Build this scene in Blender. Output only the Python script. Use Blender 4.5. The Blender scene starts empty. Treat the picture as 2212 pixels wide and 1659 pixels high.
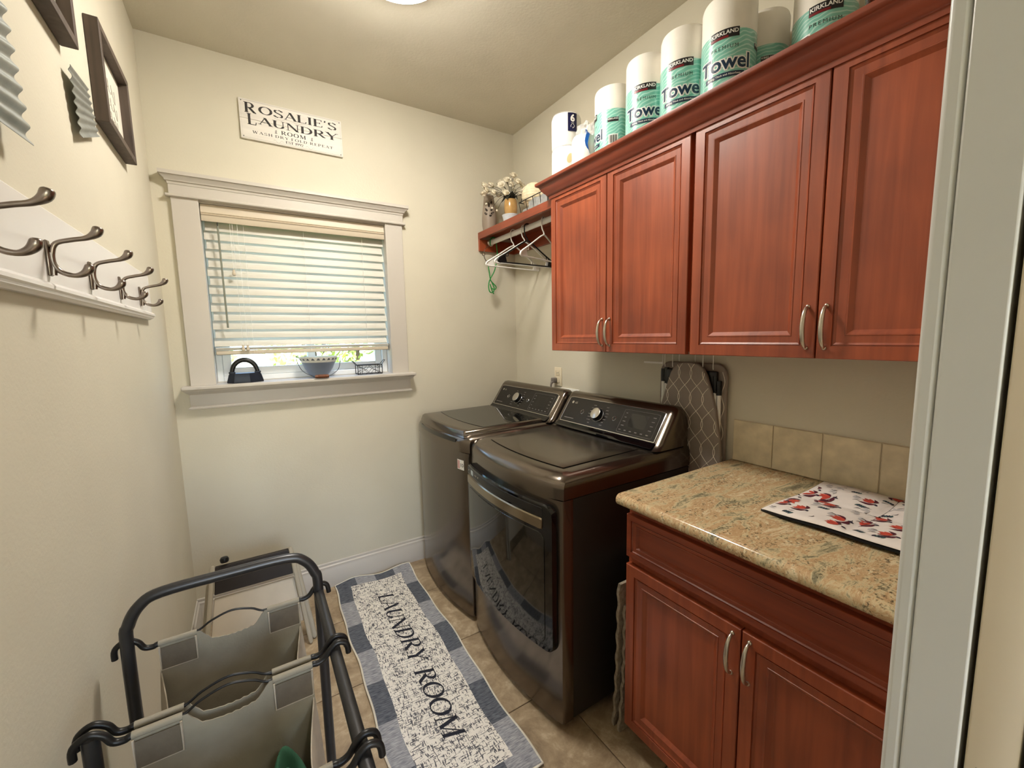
import bpy, bmesh, math, random
from mathutils import Vector, Matrix
random.seed(7)
PI = math.pi
sc = bpy.context.scene
COL = sc.collection

# ------------------------------------------------------------------ camera
cam = bpy.data.cameras.new('camera')
cam.sensor_fit = 'HORIZONTAL'; cam.sensor_width = 36.0
cam.lens = 903.05 / 2212 * 36.0
cam.clip_start = 0.01; cam.clip_end = 200
camo = bpy.data.objects.new('camera', cam); COL.objects.link(camo)
def cam_matrix(loc, yaw, pitch, roll):
    y, p, r = (math.radians(a) for a in (yaw, pitch, roll))
    f = Vector((math.sin(-y)*math.cos(p), math.cos(y)*math.cos(p), math.sin(p)))
    rt = Vector((math.cos(-y), -math.sin(-y), 0)); up = rt.cross(f)
    c, s = math.cos(r), math.sin(r)
    X = rt*c + up*s; Y = up*c - rt*s; Z = -f
    m = Matrix((X, Y, Z)).transposed().to_4x4(); m.translation = loc
    return m
camo.matrix_world = cam_matrix(Vector((0, 0, 1.4343)), -32.1712, -6.5798, -1.0941)
sc.camera = camo

# ------------------------------------------------------------------ world, sun, exposure
world = bpy.data.worlds.new('sky'); sc.world = world; world.use_nodes = True
wn = world.node_tree.nodes; wl = world.node_tree.links; wn.clear()
sky = wn.new('ShaderNodeTexSky'); sky.sky_type = 'NISHITA'; sky.sun_disc = False
sky.sun_elevation = math.radians(48); sky.sun_rotation = math.radians(200)
bg = wn.new('ShaderNodeBackground'); bg.inputs[1].default_value = 1.9
wo = wn.new('ShaderNodeOutputWorld')
wl.new(sky.outputs[0], bg.inputs[0]); wl.new(bg.outputs[0], wo.inputs[0])
sun = bpy.data.lights.new('sun', 'SUN'); sun.energy = 14.0; sun.angle = 0.01; sun.color = (1, .94, .83)
suno = bpy.data.objects.new('sun', sun); COL.objects.link(suno)
suno.location = (0, -5, 8); suno.rotation_euler = (math.radians(42), 0, math.radians(-16))
sc.view_settings.view_transform = 'Standard'; sc.view_settings.look = 'None'
sc.view_settings.gamma = 1.0; sc.view_settings.use_curve_mapping = False
sc.view_settings.exposure = 0.0
LAMP_W = 116.0      # emission strength of the laundry ceiling light's glass
HALL_FILL_W = 60.0      # emission strength of the unseen hall light, added to brighten the room

# ------------------------------------------------------------------ materials
def lin(c):
    return tuple(((v/255)/12.92 if v/255 <= .04045 else ((v/255+.055)/1.055)**2.4) for v in c)
def M(name, rgb, rough=.5, metal=0.0, spec=.5, var=0.0, scale=8.0, stretch=(1,1,1), bump=0.0, bscale=60.0,
      coat=0.0, trans=0.0, ior=1.45, emis=0.0, alpha=1.0, detail=3.0, subs=0.0, rgb2=None, aniso=0.0):
    m = bpy.data.materials.new(name); m.use_nodes = True
    nt = m.node_tree; b = nt.nodes['Principled BSDF']; n = nt.nodes.new; L = nt.links.new
    c = lin(rgb)
    b.inputs['Base Color'].default_value = (*c, 1)
    b.inputs['Roughness'].default_value = rough; b.inputs['Metallic'].default_value = metal
    b.inputs['Specular IOR Level'].default_value = spec
    b.inputs['Coat Weight'].default_value = coat; b.inputs['Coat Roughness'].default_value = .12
    b.inputs['Transmission Weight'].default_value = trans; b.inputs['IOR'].default_value = ior
    b.inputs['Alpha'].default_value = alpha
    if emis:
        b.inputs['Emission Color'].default_value = (*c, 1); b.inputs['Emission Strength'].default_value = emis
    g = n('ShaderNodeNewGeometry')
    mp = n('ShaderNodeMapping'); mp.inputs['Scale'].default_value = stretch
    L(g.outputs['Position'], mp.inputs[0])
    if var or rgb2:
        t = n('ShaderNodeTexNoise'); t.inputs['Scale'].default_value = scale; t.inputs['Detail'].default_value = detail
        L(mp.outputs[0], t.inputs['Vector'])
        r = n('ShaderNodeValToRGB'); r.color_ramp.elements[0].position = .3; r.color_ramp.elements[1].position = .7
        c2 = lin(rgb2) if rgb2 else tuple(v*(1+var) for v in c)
        c1 = c if rgb2 else tuple(v*(1-var) for v in c)
        r.color_ramp.elements[0].color = (*c1, 1); r.color_ramp.elements[1].color = (*c2, 1)
        L(t.outputs['Fac'], r.inputs[0]); L(r.outputs[0], b.inputs['Base Color'])
    if bump:
        t2 = n('ShaderNodeTexNoise'); t2.inputs['Scale'].default_value = bscale; t2.inputs['Detail'].default_value = 2
        L(mp.outputs[0], t2.inputs['Vector'])
        bp = n('ShaderNodeBump'); bp.inputs['Strength'].default_value = bump; bp.inputs['Distance'].default_value = .002
        L(t2.outputs['Fac'], bp.inputs['Height']); L(bp.outputs[0], b.inputs['Normal'])
    return m

m_wall = M('wall_paint', (209, 203, 185), .75, var=.03, scale=3, bump=.22, bscale=120, spec=.25)
m_ceil = M('ceiling_paint', (211, 205, 189), .8, var=.03, scale=4, bump=.35, bscale=90, spec=.2)
m_trim = M('trim_paint', (196, 190, 181), .38, var=.015, scale=5, bump=.03, bscale=50)
m_jamb = M('jamb_paint', (206, 206, 203), .32, var=.015, scale=5)
m_door = M('door_paint', (219, 206, 184), .4, var=.02, scale=6)
m_dark = M('dark_gap', (16, 14, 14), .8)
m_chrome = M('brushed_nickel', (205, 198, 186), .28, metal=1, var=.06, scale=30)
m_bronze = M('hook_pewter', (138, 128, 120), .28, metal=1, var=.1, scale=25)
m_black_wire = M('black_wire', (22, 21, 22), .4, var=.2, scale=40)
m_white_plastic = M('white_plastic', (236, 234, 228), .35, var=.02, scale=10)
m_black_plastic = M('black_plastic', (18, 17, 18), .35, var=.15, scale=20)
m_vinyl = M('window_vinyl', (232, 235, 238), .35, var=.015, scale=8)
m_text_dark = M('print_black', (28, 27, 30), .6, var=.2, scale=60)

def wood(name, a, b, axis='z', rough=.3, coat=.25):
    m = bpy.data.materials.new(name); m.use_nodes = True
    nt = m.node_tree; p = nt.nodes['Principled BSDF']; n = nt.nodes.new; L = nt.links.new
    g = n('ShaderNodeNewGeometry'); mp = n('ShaderNodeMapping')
    mp.inputs['Scale'].default_value = {'z': (30, 30, 1.6), 'y': (30, 1.6, 30), 'x': (1.6, 30, 30)}[axis]
    L(g.outputs['Position'], mp.inputs[0])
    t = n('ShaderNodeTexNoise'); t.inputs['Scale'].default_value = 1.5; t.inputs['Detail'].default_value = 5; t.inputs['Distortion'].default_value = .6
    L(mp.outputs[0], t.inputs['Vector'])
    t2 = n('ShaderNodeTexNoise'); t2.inputs['Scale'].default_value = 4.5; t2.inputs['Detail'].default_value = 2
    L(g.outputs['Position'], t2.inputs['Vector'])
    mx = n('ShaderNodeMix'); mx.data_type = 'FLOAT'; mx.inputs[0].default_value = .45
    L(t.outputs['Fac'], mx.inputs[2]); L(t2.outputs['Fac'], mx.inputs[3])
    r = n('ShaderNodeValToRGB'); r.color_ramp.elements[0].position = .32; r.color_ramp.elements[1].position = .68
    r.color_ramp.elements[0].color = (*lin(a), 1); r.color_ramp.elements[1].color = (*lin(b), 1)
    L(mx.outputs[0], r.inputs[0]); L(r.outputs[0], p.inputs['Base Color'])
    p.inputs['Roughness'].default_value = rough; p.inputs['Coat Weight'].default_value = coat; p.inputs['Coat Roughness'].default_value = .34
    bp = n('ShaderNodeBump'); bp.inputs['Strength'].default_value = .04; bp.inputs['Distance'].default_value = .001
    L(t.outputs['Fac'], bp.inputs['Height']); L(bp.outputs[0], p.inputs['Normal'])
    return m
m_cherry = wood('cherry_wood', (120, 48, 20), (168, 80, 44), 'z', .40, .38)
m_cherry_h = wood('cherry_wood_horizontal', (112, 42, 18), (150, 66, 35), 'y', .40, .38)
m_frame_wood = wood('dark_weathered_wood', (58, 47, 40), (92, 78, 68), 'z', .6, 0)

# ------------------------------------------------------------------ mesh helpers
class MB:
    def __init__(s): s.v = []; s.f = []
    def add(s, vs, fs):
        o = len(s.v); s.v += [tuple(p) for p in vs]; s.f += [tuple(i+o for i in f) for f in fs]; return s
    def box(s, x0, x1, y0, y1, z0, z1, bev=0.0, seg=2):
        if bev:
            bm = bmesh.new(); bmesh.ops.create_cube(bm, size=1)
            for v in bm.verts:
                v.co = Vector(((x0+x1)/2 + v.co.x*(x1-x0), (y0+y1)/2 + v.co.y*(y1-y0), (z0+z1)/2 + v.co.z*(z1-z0)))
            bmesh.ops.bevel(bm, geom=bm.edges[:], offset=bev, segments=seg, profile=.5, affect='EDGES')
            return s.bm(bm)
        v = [(x, y, z) for x in (x0, x1) for y in (y0, y1) for z in (z0, z1)]
        return s.add(v, [(0,1,3,2), (4,6,7,5), (0,4,5,1), (2,3,7,6), (0,2,6,4), (1,5,7,3)])
    def bm(s, bm):
        bm.verts.index_update()
        s.add([v.co[:] for v in bm.verts], [[v.index for v in f.verts] for f in bm.faces]); bm.free(); return s
    def prism(s, pts, axis, a, b):          # polygon extruded along an axis
        def P(p, t): return {'z': (p[0], p[1], t), 'y': (p[0], t, p[1]), 'x': (t, p[0], p[1])}[axis]
        n = len(pts)
        s.add([P(p, a) for p in pts] + [P(p, b) for p in pts],
              [tuple(range(n))[::-1], tuple(range(n, 2*n))] + [(i, (i+1) % n, n+(i+1) % n, n+i) for i in range(n)])
        return s
    def tube(s, pts, r, seg=8, closed=False, squash=None):
        P = [Vector(p) for p in pts]; n = len(P)
        R = r if isinstance(r, (list, tuple)) else [r]*n
        T = []
        for i in range(n):
            a = P[(i-1) % n] if (closed or i > 0) else P[i]; b = P[(i+1) % n] if (closed or i < n-1) else P[i]
            t = (b-a); T.append(t.normalized() if t.length > 1e-9 else Vector((0, 0, 1)))
        u = T[0].orthogonal().normalized(); vs = []; fs = []
        for i in range(n):
            u = (u - T[i]*u.dot(T[i]))
            u = u.normalized() if u.length > 1e-6 else T[i].orthogonal().normalized()
            w = T[i].cross(u)
            for k in range(seg):
                a = 2*PI*k/seg; vs.append(P[i] + (u*math.cos(a) + w*math.sin(a))*R[i])
        m = n if closed else n-1
        for i in range(m):
            j = (i+1) % n
            for k in range(seg):
                l = (k+1) % seg; fs.append((i*seg+k, i*seg+l, j*seg+l, j*seg+k))
        if not closed: fs += [tuple(range(seg))[::-1], tuple(range((n-1)*seg, n*seg))]
        return s.add(vs, fs)
    def lathe(s, prof, c=(0, 0, 0), seg=24, axis='z', mod=None):
        vs = []; fs = []; n = len(prof)
        for i, (r, h) in enumerate(prof):
            for k in range(seg):
                a = 2*PI*k/seg; rr = max(r, 1e-5)*(mod(a, h) if mod else 1)
                p = (rr*math.cos(a), rr*math.sin(a), h)
                if axis == 'x': p = (h, p[0], p[1])
                if axis == 'y': p = (p[0], h, p[1])
                vs.append((p[0]+c[0], p[1]+c[1], p[2]+c[2]))
        for i in range(n-1):
            for k in range(seg):
                l = (k+1) % seg; fs.append((i*seg+k, i*seg+l, (i+1)*seg+l, (i+1)*seg+k))
        fs += [tuple(range(seg))[::-1], tuple(range((n-1)*seg, n*seg))]
        return s.add(vs, fs)
    def grid(s, fn, nu, nv, flip=False):
        vs = [fn(i/nu, j/nv) for j in range(nv+1) for i in range(nu+1)]
        fs = []
        for j in range(nv):
            for i in range(nu):
                a = j*(nu+1)+i; q = (a, a+1, a+nu+2, a+nu+1); fs.append(q[::-1] if flip else q)
        return s.add(vs, fs)
    def sheet(s, fn, nu, nv, th, nrm):      # a grid with thickness th along nrm (vector or function)
        n1 = lambda u, v: nrm(u, v) if callable(nrm) else nrm
        a = [Vector(fn(i/nu, j/nv)) for j in range(nv+1) for i in range(nu+1)]
        b = [a[j*(nu+1)+i] - Vector(n1(i/nu, j/nv))*th for j in range(nv+1) for i in range(nu+1)]
        N = len(a); fs = []
        for j in range(nv):
            for i in range(nu):
                k = j*(nu+1)+i; q = (k, k+1, k+nu+2, k+nu+1); fs.append(q); fs.append(tuple(N+t for t in q[::-1]))
        rim = [i for i in range(nu+1)] + [j*(nu+1)+nu for j in range(1, nv+1)] + [nv*(nu+1)+i for i in range(nu-1, -1, -1)] + [j*(nu+1) for j in range(nv-1, 0, -1)]
        for k in range(len(rim)):
            p, q = rim[k], rim[(k+1) % len(rim)]; fs.append((q, p, p+N, q+N))
        return s.add(a+b, fs)
    def map(s, fn): s.v = [tuple(fn(Vector(p))) for p in s.v]; return s
    def build(s, name, mat, parent=None, smooth=35, world=True, bev=0, seg=2, sub=0, base=True):
        me = bpy.data.meshes.new(name)
        off = Vector((0, 0, 0))
        if parent is not None and world:
            o = parent
            while o is not None: off = off + o.location; o = o.parent
        elif parent is None and base and s.v:
            xs, ys, zs = zip(*s.v); off = Vector(((min(xs)+max(xs))/2, (min(ys)+max(ys))/2, min(zs)))
        me.from_pydata([tuple(Vector(p)-off) for p in s.v], [], s.f); me.validate()
        bm = bmesh.new(); bm.from_mesh(me); bmesh.ops.recalc_face_normals(bm, faces=bm.faces[:]); bm.to_mesh(me); bm.free()
        if mat: me.materials.append(mat)
        if smooth:
            for p in me.polygons: p.use_smooth = True
            me.set_sharp_from_angle(angle=math.radians(smooth))
        o = bpy.data.objects.new(name, me); COL.objects.link(o)
        if parent is not None: o.parent = parent
        elif base: o.location = off
        if bev:
            bv = o.modifiers.new('bevel', 'BEVEL'); bv.width = bev; bv.segments = seg; bv.limit_method = 'ANGLE'; bv.angle_limit = math.radians(40)
        if sub:
            sb = o.modifiers.new('sub', 'SUBSURF'); sb.levels = sub; sb.render_levels = sub
        return o

def tag(o, label=None, cat=None, group=None, kind=None):
    if label: o['label'] = label
    if cat: o['category'] = cat
    if group: o['group'] = group
    if kind: o['kind'] = kind
    return o
def thing(name, label, cat, loc=(0, 0, 0), group=None, kind=None):
    o = bpy.data.objects.new(name, None); COL.objects.link(o); o.location = loc; o.empty_display_size = .05
    return tag(o, label, cat, group, kind)
def dup(root, loc=None, rot=None, label=None):
    def cp(o, par):
        c = o.copy(); COL.objects.link(c); c.parent = par
        for ch in list(o.children): cp(ch, c)
        return c
    kids = list(root.children)
    r = root.copy(); COL.objects.link(r)
    for ch in kids: cp(ch, r)
    if loc is not None: r.location = loc
    if rot is not None: r.rotation_euler = rot
    if label: r['label'] = label
    return r
def cat_rom(pts, n=6, closed=False):
    P = [Vector(p) for p in pts]; out = []; N = len(P)
    rng = range(N if closed else N-1)
    for i in rng:
        if closed: p0, p1, p2, p3 = P[i-1], P[i], P[(i+1) % N], P[(i+2) % N]
        else: p0, p1, p2, p3 = P[max(i-1, 0)], P[i], P[i+1], P[min(i+2, N-1)]
        for k in range(n):
            t = k/n; out.append(.5*((2*p1) + (p2-p0)*t + (2*p0-5*p1+4*p2-p3)*t*t + (3*p1-p0-3*p2+p3)*t**3))
    if not closed: out.append(P[-1])
    return out
def rrect(y0, y1, z0, z1, r, n=5):
    out = []
    for cx, cz, a0 in ((y1-r, z1-r, 0), (y0+r, z1-r, PI/2), (y0+r, z0+r, PI), (y1-r, z0+r, 1.5*PI)):
        for k in range(n+1): a = a0 + PI/2*k/n; out.append((cx+r*math.cos(a), cz+r*math.sin(a)))
    return out

# ---- lettering: built-in sans text, and a small stroked serif face for the sign and the rug
_tc = {}
def text2d(s, size, bold=0.0, space=1.0):
    key = (s, bold, space)
    if key not in _tc:
        cu = bpy.data.curves.new('t', 'FONT'); cu.body = s; cu.size = 1; cu.offset = bold; cu.space_character = space; cu.resolution_u = 3
        ob = bpy.data.objects.new('t', cu); COL.objects.link(ob)
        me = bpy.data.meshes.new_from_object(ob.evaluated_get(bpy.context.evaluated_depsgraph_get()))
        v = [(p.co.x, p.co.y) for p in me.vertices]; f = [tuple(p.vertices) for p in me.polygons]
        bpy.data.objects.remove(ob); bpy.data.curves.remove(cu); bpy.data.meshes.remove(me)
        xs = [p[0] for p in v]; x0, x1 = min(xs), max(xs)
        _tc[key] = ([(p[0]-(x0+x1)/2, p[1]) for p in v], f, x1-x0)
    v, f, w = _tc[key]
    return [(x*size, y*size) for x, y in v], f, w*size
def split_long(v, f, step):
    bm = bmesh.new(); vs = [bm.verts.new((p[0], p[1], 0)) for p in v]
    for q in f:
        try: bm.faces.new([vs[i] for i in q])
        except ValueError: pass
    x0 = min(p[0] for p in v); x1 = max(p[0] for p in v); x = x0+step
    while x < x1:
        bmesh.ops.bisect_plane(bm, geom=bm.verts[:]+bm.edges[:]+bm.faces[:], plane_co=(x, 0, 0), plane_no=(1, 0, 0)); x += step
    bm.verts.index_update()
    r = ([(p.co.x, p.co.y) for p in bm.verts], [tuple(q.index for q in g.verts) for g in bm.faces]); bm.free(); return r
def ell(cx, cy, rx, ry, a0, a1, n=14):
    return [(cx+rx*math.cos(math.radians(a0+(a1-a0)*k/n)), cy+ry*math.sin(math.radians(a0+(a1-a0)*k/n))) for k in range(n+1)]
K, t_ = .15, .05
GL = {
 'A': (.86, [([(.08,0),(.42,1)], t_), ([(.40,1),(.76,0)], K), ([(.2,.33),(.62,.33)], t_)], [(.08,0,.11),(.76,0,.14)]),
 'L': (.72, [([(.17,0),(.17,1)], K), ([(.17,.03),(.62,.03)], t_), ([(.62,.02),(.65,.26)], t_)], [(.17,1,.15),(.17,0,.15)]),
 'U': (.88, [([(.17,1),(.17,.32)]+ell(.43,.32,.26,.3,180,360), None), ([(.69,.3),(.69,1)], t_)], [(.17,1,.15),(.69,1,.12)]),
 'N': (.92, [([(.13,0),(.13,1)], t_), ([(.13,1),(.76,0)], K), ([(.76,0),(.76,1)], t_)], [(.13,0,.12),(.1,1,.12),(.76,1,.12)]),
 'D': (.9, [([(.17,0),(.17,1)], K), ([(.17,.97)]+ell(.34,.5,.42,.475,90,-90)+[(.17,.03)], None)], [(.12,1,.1),(.12,0,.1)]),
 'R': (.88, [([(.17,0),(.17,1)], K), ([(.17,.97)]+ell(.38,.74,.25,.235,90,-90)+[(.17,.5)], None), ([(.38,.5),(.76,.02)], K), ([(.74,.02),(.86,.04)], t_)], [(.12,1,.12),(.17,0,.15)]),
 'Y': (.86, [([(.1,1),(.43,.46)], K), ([(.78,1),(.43,.46)], t_), ([(.43,.48),(.43,0)], K)], [(.1,1,.14),(.78,1,.12),(.43,0,.15)]),
 'O': (.92, [(ell(.45,.5,.37,.475,0,360,26), None)], []),
 'M': (1.08, [([(.14,0),(.17,1)], t_), ([(.17,1),(.52,.06)], K), ([(.52,.06),(.88,1)], t_), ([(.88,1),(.9,0)], K)], [(.14,0,.11),(.9,0,.14),(.13,1,.1),(.92,1,.1)]),
 'I': (.42, [([(.2,0),(.2,1)], K)], [(.2,0,.15),(.2,1,.15)]),
 'E': (.76, [([(.17,0),(.17,1)], K), ([(.17,.97),(.62,.97)], t_), ([(.17,.52),(.5,.52)], t_), ([(.17,.03),(.64,.03)], t_), ([(.62,1),(.63,.78)], t_), ([(.64,0),(.67,.24)], t_), ([(.5,.62),(.5,.42)], t_)], [(.12,1,.1),(.12,0,.1)]),
 'F': (.72, [([(.17,0),(.17,1)], K), ([(.17,.97),(.62,.97)], t_), ([(.17,.5),(.5,.5)], t_), ([(.62,1),(.63,.78)], t_)], [(.12,1,.1),(.17,0,.15)]),
 'H': (.92, [([(.17,0),(.17,1)], K), ([(.74,0),(.74,1)], K), ([(.17,.5),(.74,.5)], t_)], [(.17,0,.14),(.17,1,.14),(.74,0,.14),(.74,1,.14)]),
 'P': (.78, [([(.17,0),(.17,1)], K), ([(.17,.97)]+ell(.36,.72,.27,.255,90,-90)+[(.17,.465)], None)], [(.12,1,.12),(.17,0,.15)]),
 'T': (.8, [([(.4,0),(.4,1)], K), ([(.06,.97),(.74,.97)], t_), ([(.06,1),(.05,.76)], t_), ([(.74,1),(.75,.76)], t_)], [(.4,0,.15)]),
 'W': (1.15, [([(.08,1),(.32,0)], K), ([(.32,0),(.56,.95)], t_), ([(.54,.95),(.8,0)], K), ([(.8,0),(1.04,1)], t_)], [(.08,1,.12),(1.04,1,.11)]),
 'S': (.76, [([(.62,.8),(.56,.92),(.42,.98),(.26,.95),(.15,.84),(.16,.68),(.3,.57),(.48,.47),(.61,.35),(.62,.18),(.5,.05),(.33,.02),(.18,.07),(.1,.22)], .11)], []),
 "'": (.28, [([(.14,1.02),(.11,.78)], .09)], []),
 '1': (.42, [([(.2,0),(.2,1)], K), ([(.2,.98),(.06,.85)], t_)], [(.2,0,.14)]),
 '9': (.7, [(ell(.34,.7,.23,.27,0,360,18), None), ([(.57,.7),(.55,.4),(.42,.14),(.2,.0)], .09)], []),
 '2': (.7, [([(.1,.75),(.16,.92),(.34,.98),(.52,.9),(.56,.72),(.44,.48),(.1,.04)], .1), ([(.1,.04),(.6,.04)], .08)], []),
 '.': (.34, [([(.16,.48),(.16,.58)], .1)], []),
 ' ': (.5, [], []),
}
def serif2d(s, h, weight=1.0, slant=0.0, track=1.0):
    vs = []; fs = []; x = 0
    for ch in s:
        w, strokes, ser = GL[ch]
        def add(pts, wd):
            n = len(pts); b = len(vs)
            for i, (px, py) in enumerate(pts):
                a = pts[max(i-1, 0)]; c = pts[min(i+1, n-1)]; dx, dy = c[0]-a[0], c[1]-a[1]; l = math.hypot(dx, dy) or 1
                dx /= l; dy /= l
                hw = (t_*1.0 + (K-t_)*abs(dy)**1.6 if wd is None else wd)*weight/2
                if wd is not None and abs(dy) > .3 and abs(dx) > .05: hw /= max(abs(dy), .55); vs.extend([(x+px-hw, py), (x+px+hw, py)])
                else: vs.extend([(x+px-dy*hw, py+dx*hw), (x+px+dy*hw, py-dx*hw)])
            for i in range(n-1): fs.append((b+2*i, b+2*i+1, b+2*i+3, b+2*i+2))
        for pts, wd in strokes: add(pts, wd)
        for sx, sy, hw in ser: add([(sx-hw, min(max(sy, .02), .98)), (sx+hw, min(max(sy, .02), .98))], .045)
        x += w*track
    return [((p[0]-x/2 + slant*p[1])*h, p[1]*h) for p in vs], fs, x*h

def decal(mb, v2, f, fn):
    return mb.add([fn(p[0], p[1]) for p in v2], f)

# dimensions of the room (metres; the camera stands over x=0, y=0)
XL, XR, YB, ZC = -.311, 1.630, 2.521, 2.781
YF0, YF1 = 0.0, .119          # front wall with the pocket-door opening
DX0, DX1 = -.22, .552         # opening
WX0, WX1, WZ0, WZ1 = -.14, .728, 1.225, 2.085   # window opening
def struct(name, mb, mat, **k):
    return tag(mb.build(name, mat, **k), kind='structure')

# ================================================================== the setting
HX0, HX1, HY0 = -1.15, 1.75, -2.60        # the hall behind the camera
m_grout = M('grout', (122, 104, 84), .9, var=.1, scale=30)
def tile_mat():
    m = bpy.data.materials.new('floor_stone_tile'); m.use_nodes = True
    nt = m.node_tree; p = nt.nodes['Principled BSDF']; n = nt.nodes.new; L = nt.links.new
    g = n('ShaderNodeNewGeometry'); oi = n('ShaderNodeObjectInfo')
    ad = n('ShaderNodeVectorMath'); ad.operation = 'ADD'; sc_ = n('ShaderNodeVectorMath'); sc_.operation = 'SCALE'
    cb = n('ShaderNodeCombineXYZ'); L(oi.outputs['Random'], cb.inputs[0]); L(oi.outputs['Random'], cb.inputs[2])
    L(cb.outputs[0], sc_.inputs[0]); sc_.inputs['Scale'].default_value = 37
    L(g.outputs['Position'], ad.inputs[0]); L(sc_.outputs[0], ad.inputs[1])
    t = n('ShaderNodeTexNoise'); t.inputs['Scale'].default_value = 9; t.inputs['Detail'].default_value = 10; t.inputs['Roughness'].default_value = .72; t.inputs['Distortion'].default_value = .35
    L(ad.outputs[0], t.inputs['Vector'])
    r = n('ShaderNodeValToRGB'); e = r.color_ramp.elements
    e[0].position = .3; e[0].color = (*lin((122, 104, 82)), 1); e[1].position = .70; e[1].color = (*lin((206, 190, 164)), 1)
    q = e.new(.45); q.color = (*lin((152, 132, 106)), 1); q = e.new(.56); q.color = (*lin((172, 152, 124)), 1)
    L(t.outputs['Fac'], r.inputs[0]); L(r.outputs[0], p.inputs['Base Color'])
    p.inputs['Roughness'].default_value = .42
    b = n('ShaderNodeBump'); b.inputs['Strength'].default_value = .12; b.inputs['Distance'].default_value = .004
    L(t.outputs['Fac'], b.inputs['Height']); L(b.outputs[0], p.inputs['Normal'])
    return m
m_tile = tile_mat()
floor = struct('floor', MB().box(HX0-.1, HX1+.1, HY0-.1, YB+.1, -.08, -.005), m_grout)
TS, GP = .457, .002
for i in range(-4, 4):
    for j in range(-10, 3):
        x0, x1 = .5+i*TS+GP, .5+(i+1)*TS-GP; y0, y1 = 1.70+j*TS+GP, 1.70+(j+1)*TS-GP
        lx0, lx1 = (XL, XR) if y0 > -.1 else (HX0, HX1)
        x0, x1, y0, y1 = max(x0, lx0), min(x1, lx1), max(y0, HY0), min(y1, YB)
        if x1-x0 < .02 or y1-y0 < .02: continue
        MB().box(x0, x1, y0, y1, -.012, 0, .0015, 1).build('floor_tile', m_tile, floor)

struct('ceiling', MB().box(HX0-.15, HX1+.15, HY0-.15, YB+.2, ZC, ZC+.12), m_ceil)
struct('wall_left', MB().box(XL-.12, XL, YF0, YB+.14, -.08, ZC+.01), m_wall)
wr = struct('wall_right', MB().box(XR, XR+.12, YF0, YB+.14, -.08, ZC+.01), m_wall)
wb = MB()
wb.box(XL-.12, WX0-.012, YB, YB+.14, -.08, ZC+.01).box(WX1+.012, XR+.12, YB, YB+.14, -.08, ZC+.01)
wb.box(WX0-.012, WX1+.012, YB, YB+.14, -.08, WZ0-.015).box(WX0-.012, WX1+.012, YB, YB+.14, WZ1+.012, ZC+.01)
struct('wall_back', wb, m_wall)
wf = MB()
wf.box(XL-.12, DX0-.02, YF0, YF1, -.08, ZC+.01).box(DX0-.02, DX1+.02, YF0, YF1, 2.06, ZC+.01)
wf.box(DX1+.02, XR+.12, YF0, .040, -.08, ZC+.01).box(DX1+.02, XR+.12, .079, YF1, -.08, ZC+.01)   # two leaves: the door slides between them
struct('wall_front', wf, m_wall)
wh = MB()
wh.box(HX0-.12, HX0, HY0-.12, YF1, -.08, ZC+.01); struct('wall_hall_left', wh, m_wall)
struct('wall_hall_right', MB().box(HX1, HX1+.12, HY0-.12, YF1, -.08, ZC+.01), m_wall)
G0, G1, GZ0, GZ1 = -.50, 1.20, .60, 2.20         # unseen window behind the camera, added to fill the room with daylight
struct('wall_hall_back', MB().box(HX0-.12, G0, HY0-.12, HY0, -.08, ZC+.01).box(G1, HX1+.12, HY0-.12, HY0, -.08, ZC+.01).box(G0, G1, HY0-.12, HY0, -.08, GZ0).box(G0, G1, HY0-.12, HY0, GZ1, ZC+.01), m_wall)
struct('wall_hall_front_left', MB().box(HX0, XL-.12, YF0, YF1, -.08, ZC+.01), m_wall)

# pocket-door jamb on the right of the opening: far and near halves with a slot for the door
jt = thing('trim_1', None, None, (DX1, .06, 0), kind='structure')
MB().box(DX1, DX1+.02, .0785, YF1, 0, 2.06).build('jamb_board', m_jamb, jt, bev=.002)
MB().box(DX1, DX1+.02, YF0, .0395, 0, 2.06).build('jamb_board', m_jamb, jt, bev=.002)
MB().box(DX0-.02, DX0, YF0, YF1, 0, 2.06).build('jamb_board', m_jamb, jt, bev=.002)
MB().box(DX0-.02, DX1+.02, YF0, YF1, 2.06, 2.08).build('head_jamb', m_jamb, jt)
for y0, y1 in ((YF1, YF1+.0155), (YF0-.0155, YF0)):
    MB().box(DX1+.0005, DX1+.085, y0, y1, 0, 2.14).build('door_casing', m_jamb, jt, bev=.0045, seg=3)
    MB().box(DX0-.085, DX0-.0005, y0, y1, 0, 2.14).build('door_casing', m_jamb, jt, bev=.0045, seg=3)
    MB().box(DX0-.085, DX1+.085, y0, y1, 2.065, 2.15).build('head_casing', m_jamb, jt, bev=.004)
pd = MB().box(DX1+.001, DX1+.80, .0425, .0745, .01, 2.055, .0015, 2)
d1 = struct('door_1', pd, m_door)
MB().box(DX1+.0003, DX1+.0012, .050, .067, .96, 1.02).build('edge_pull', m_chrome, d1)

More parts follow.
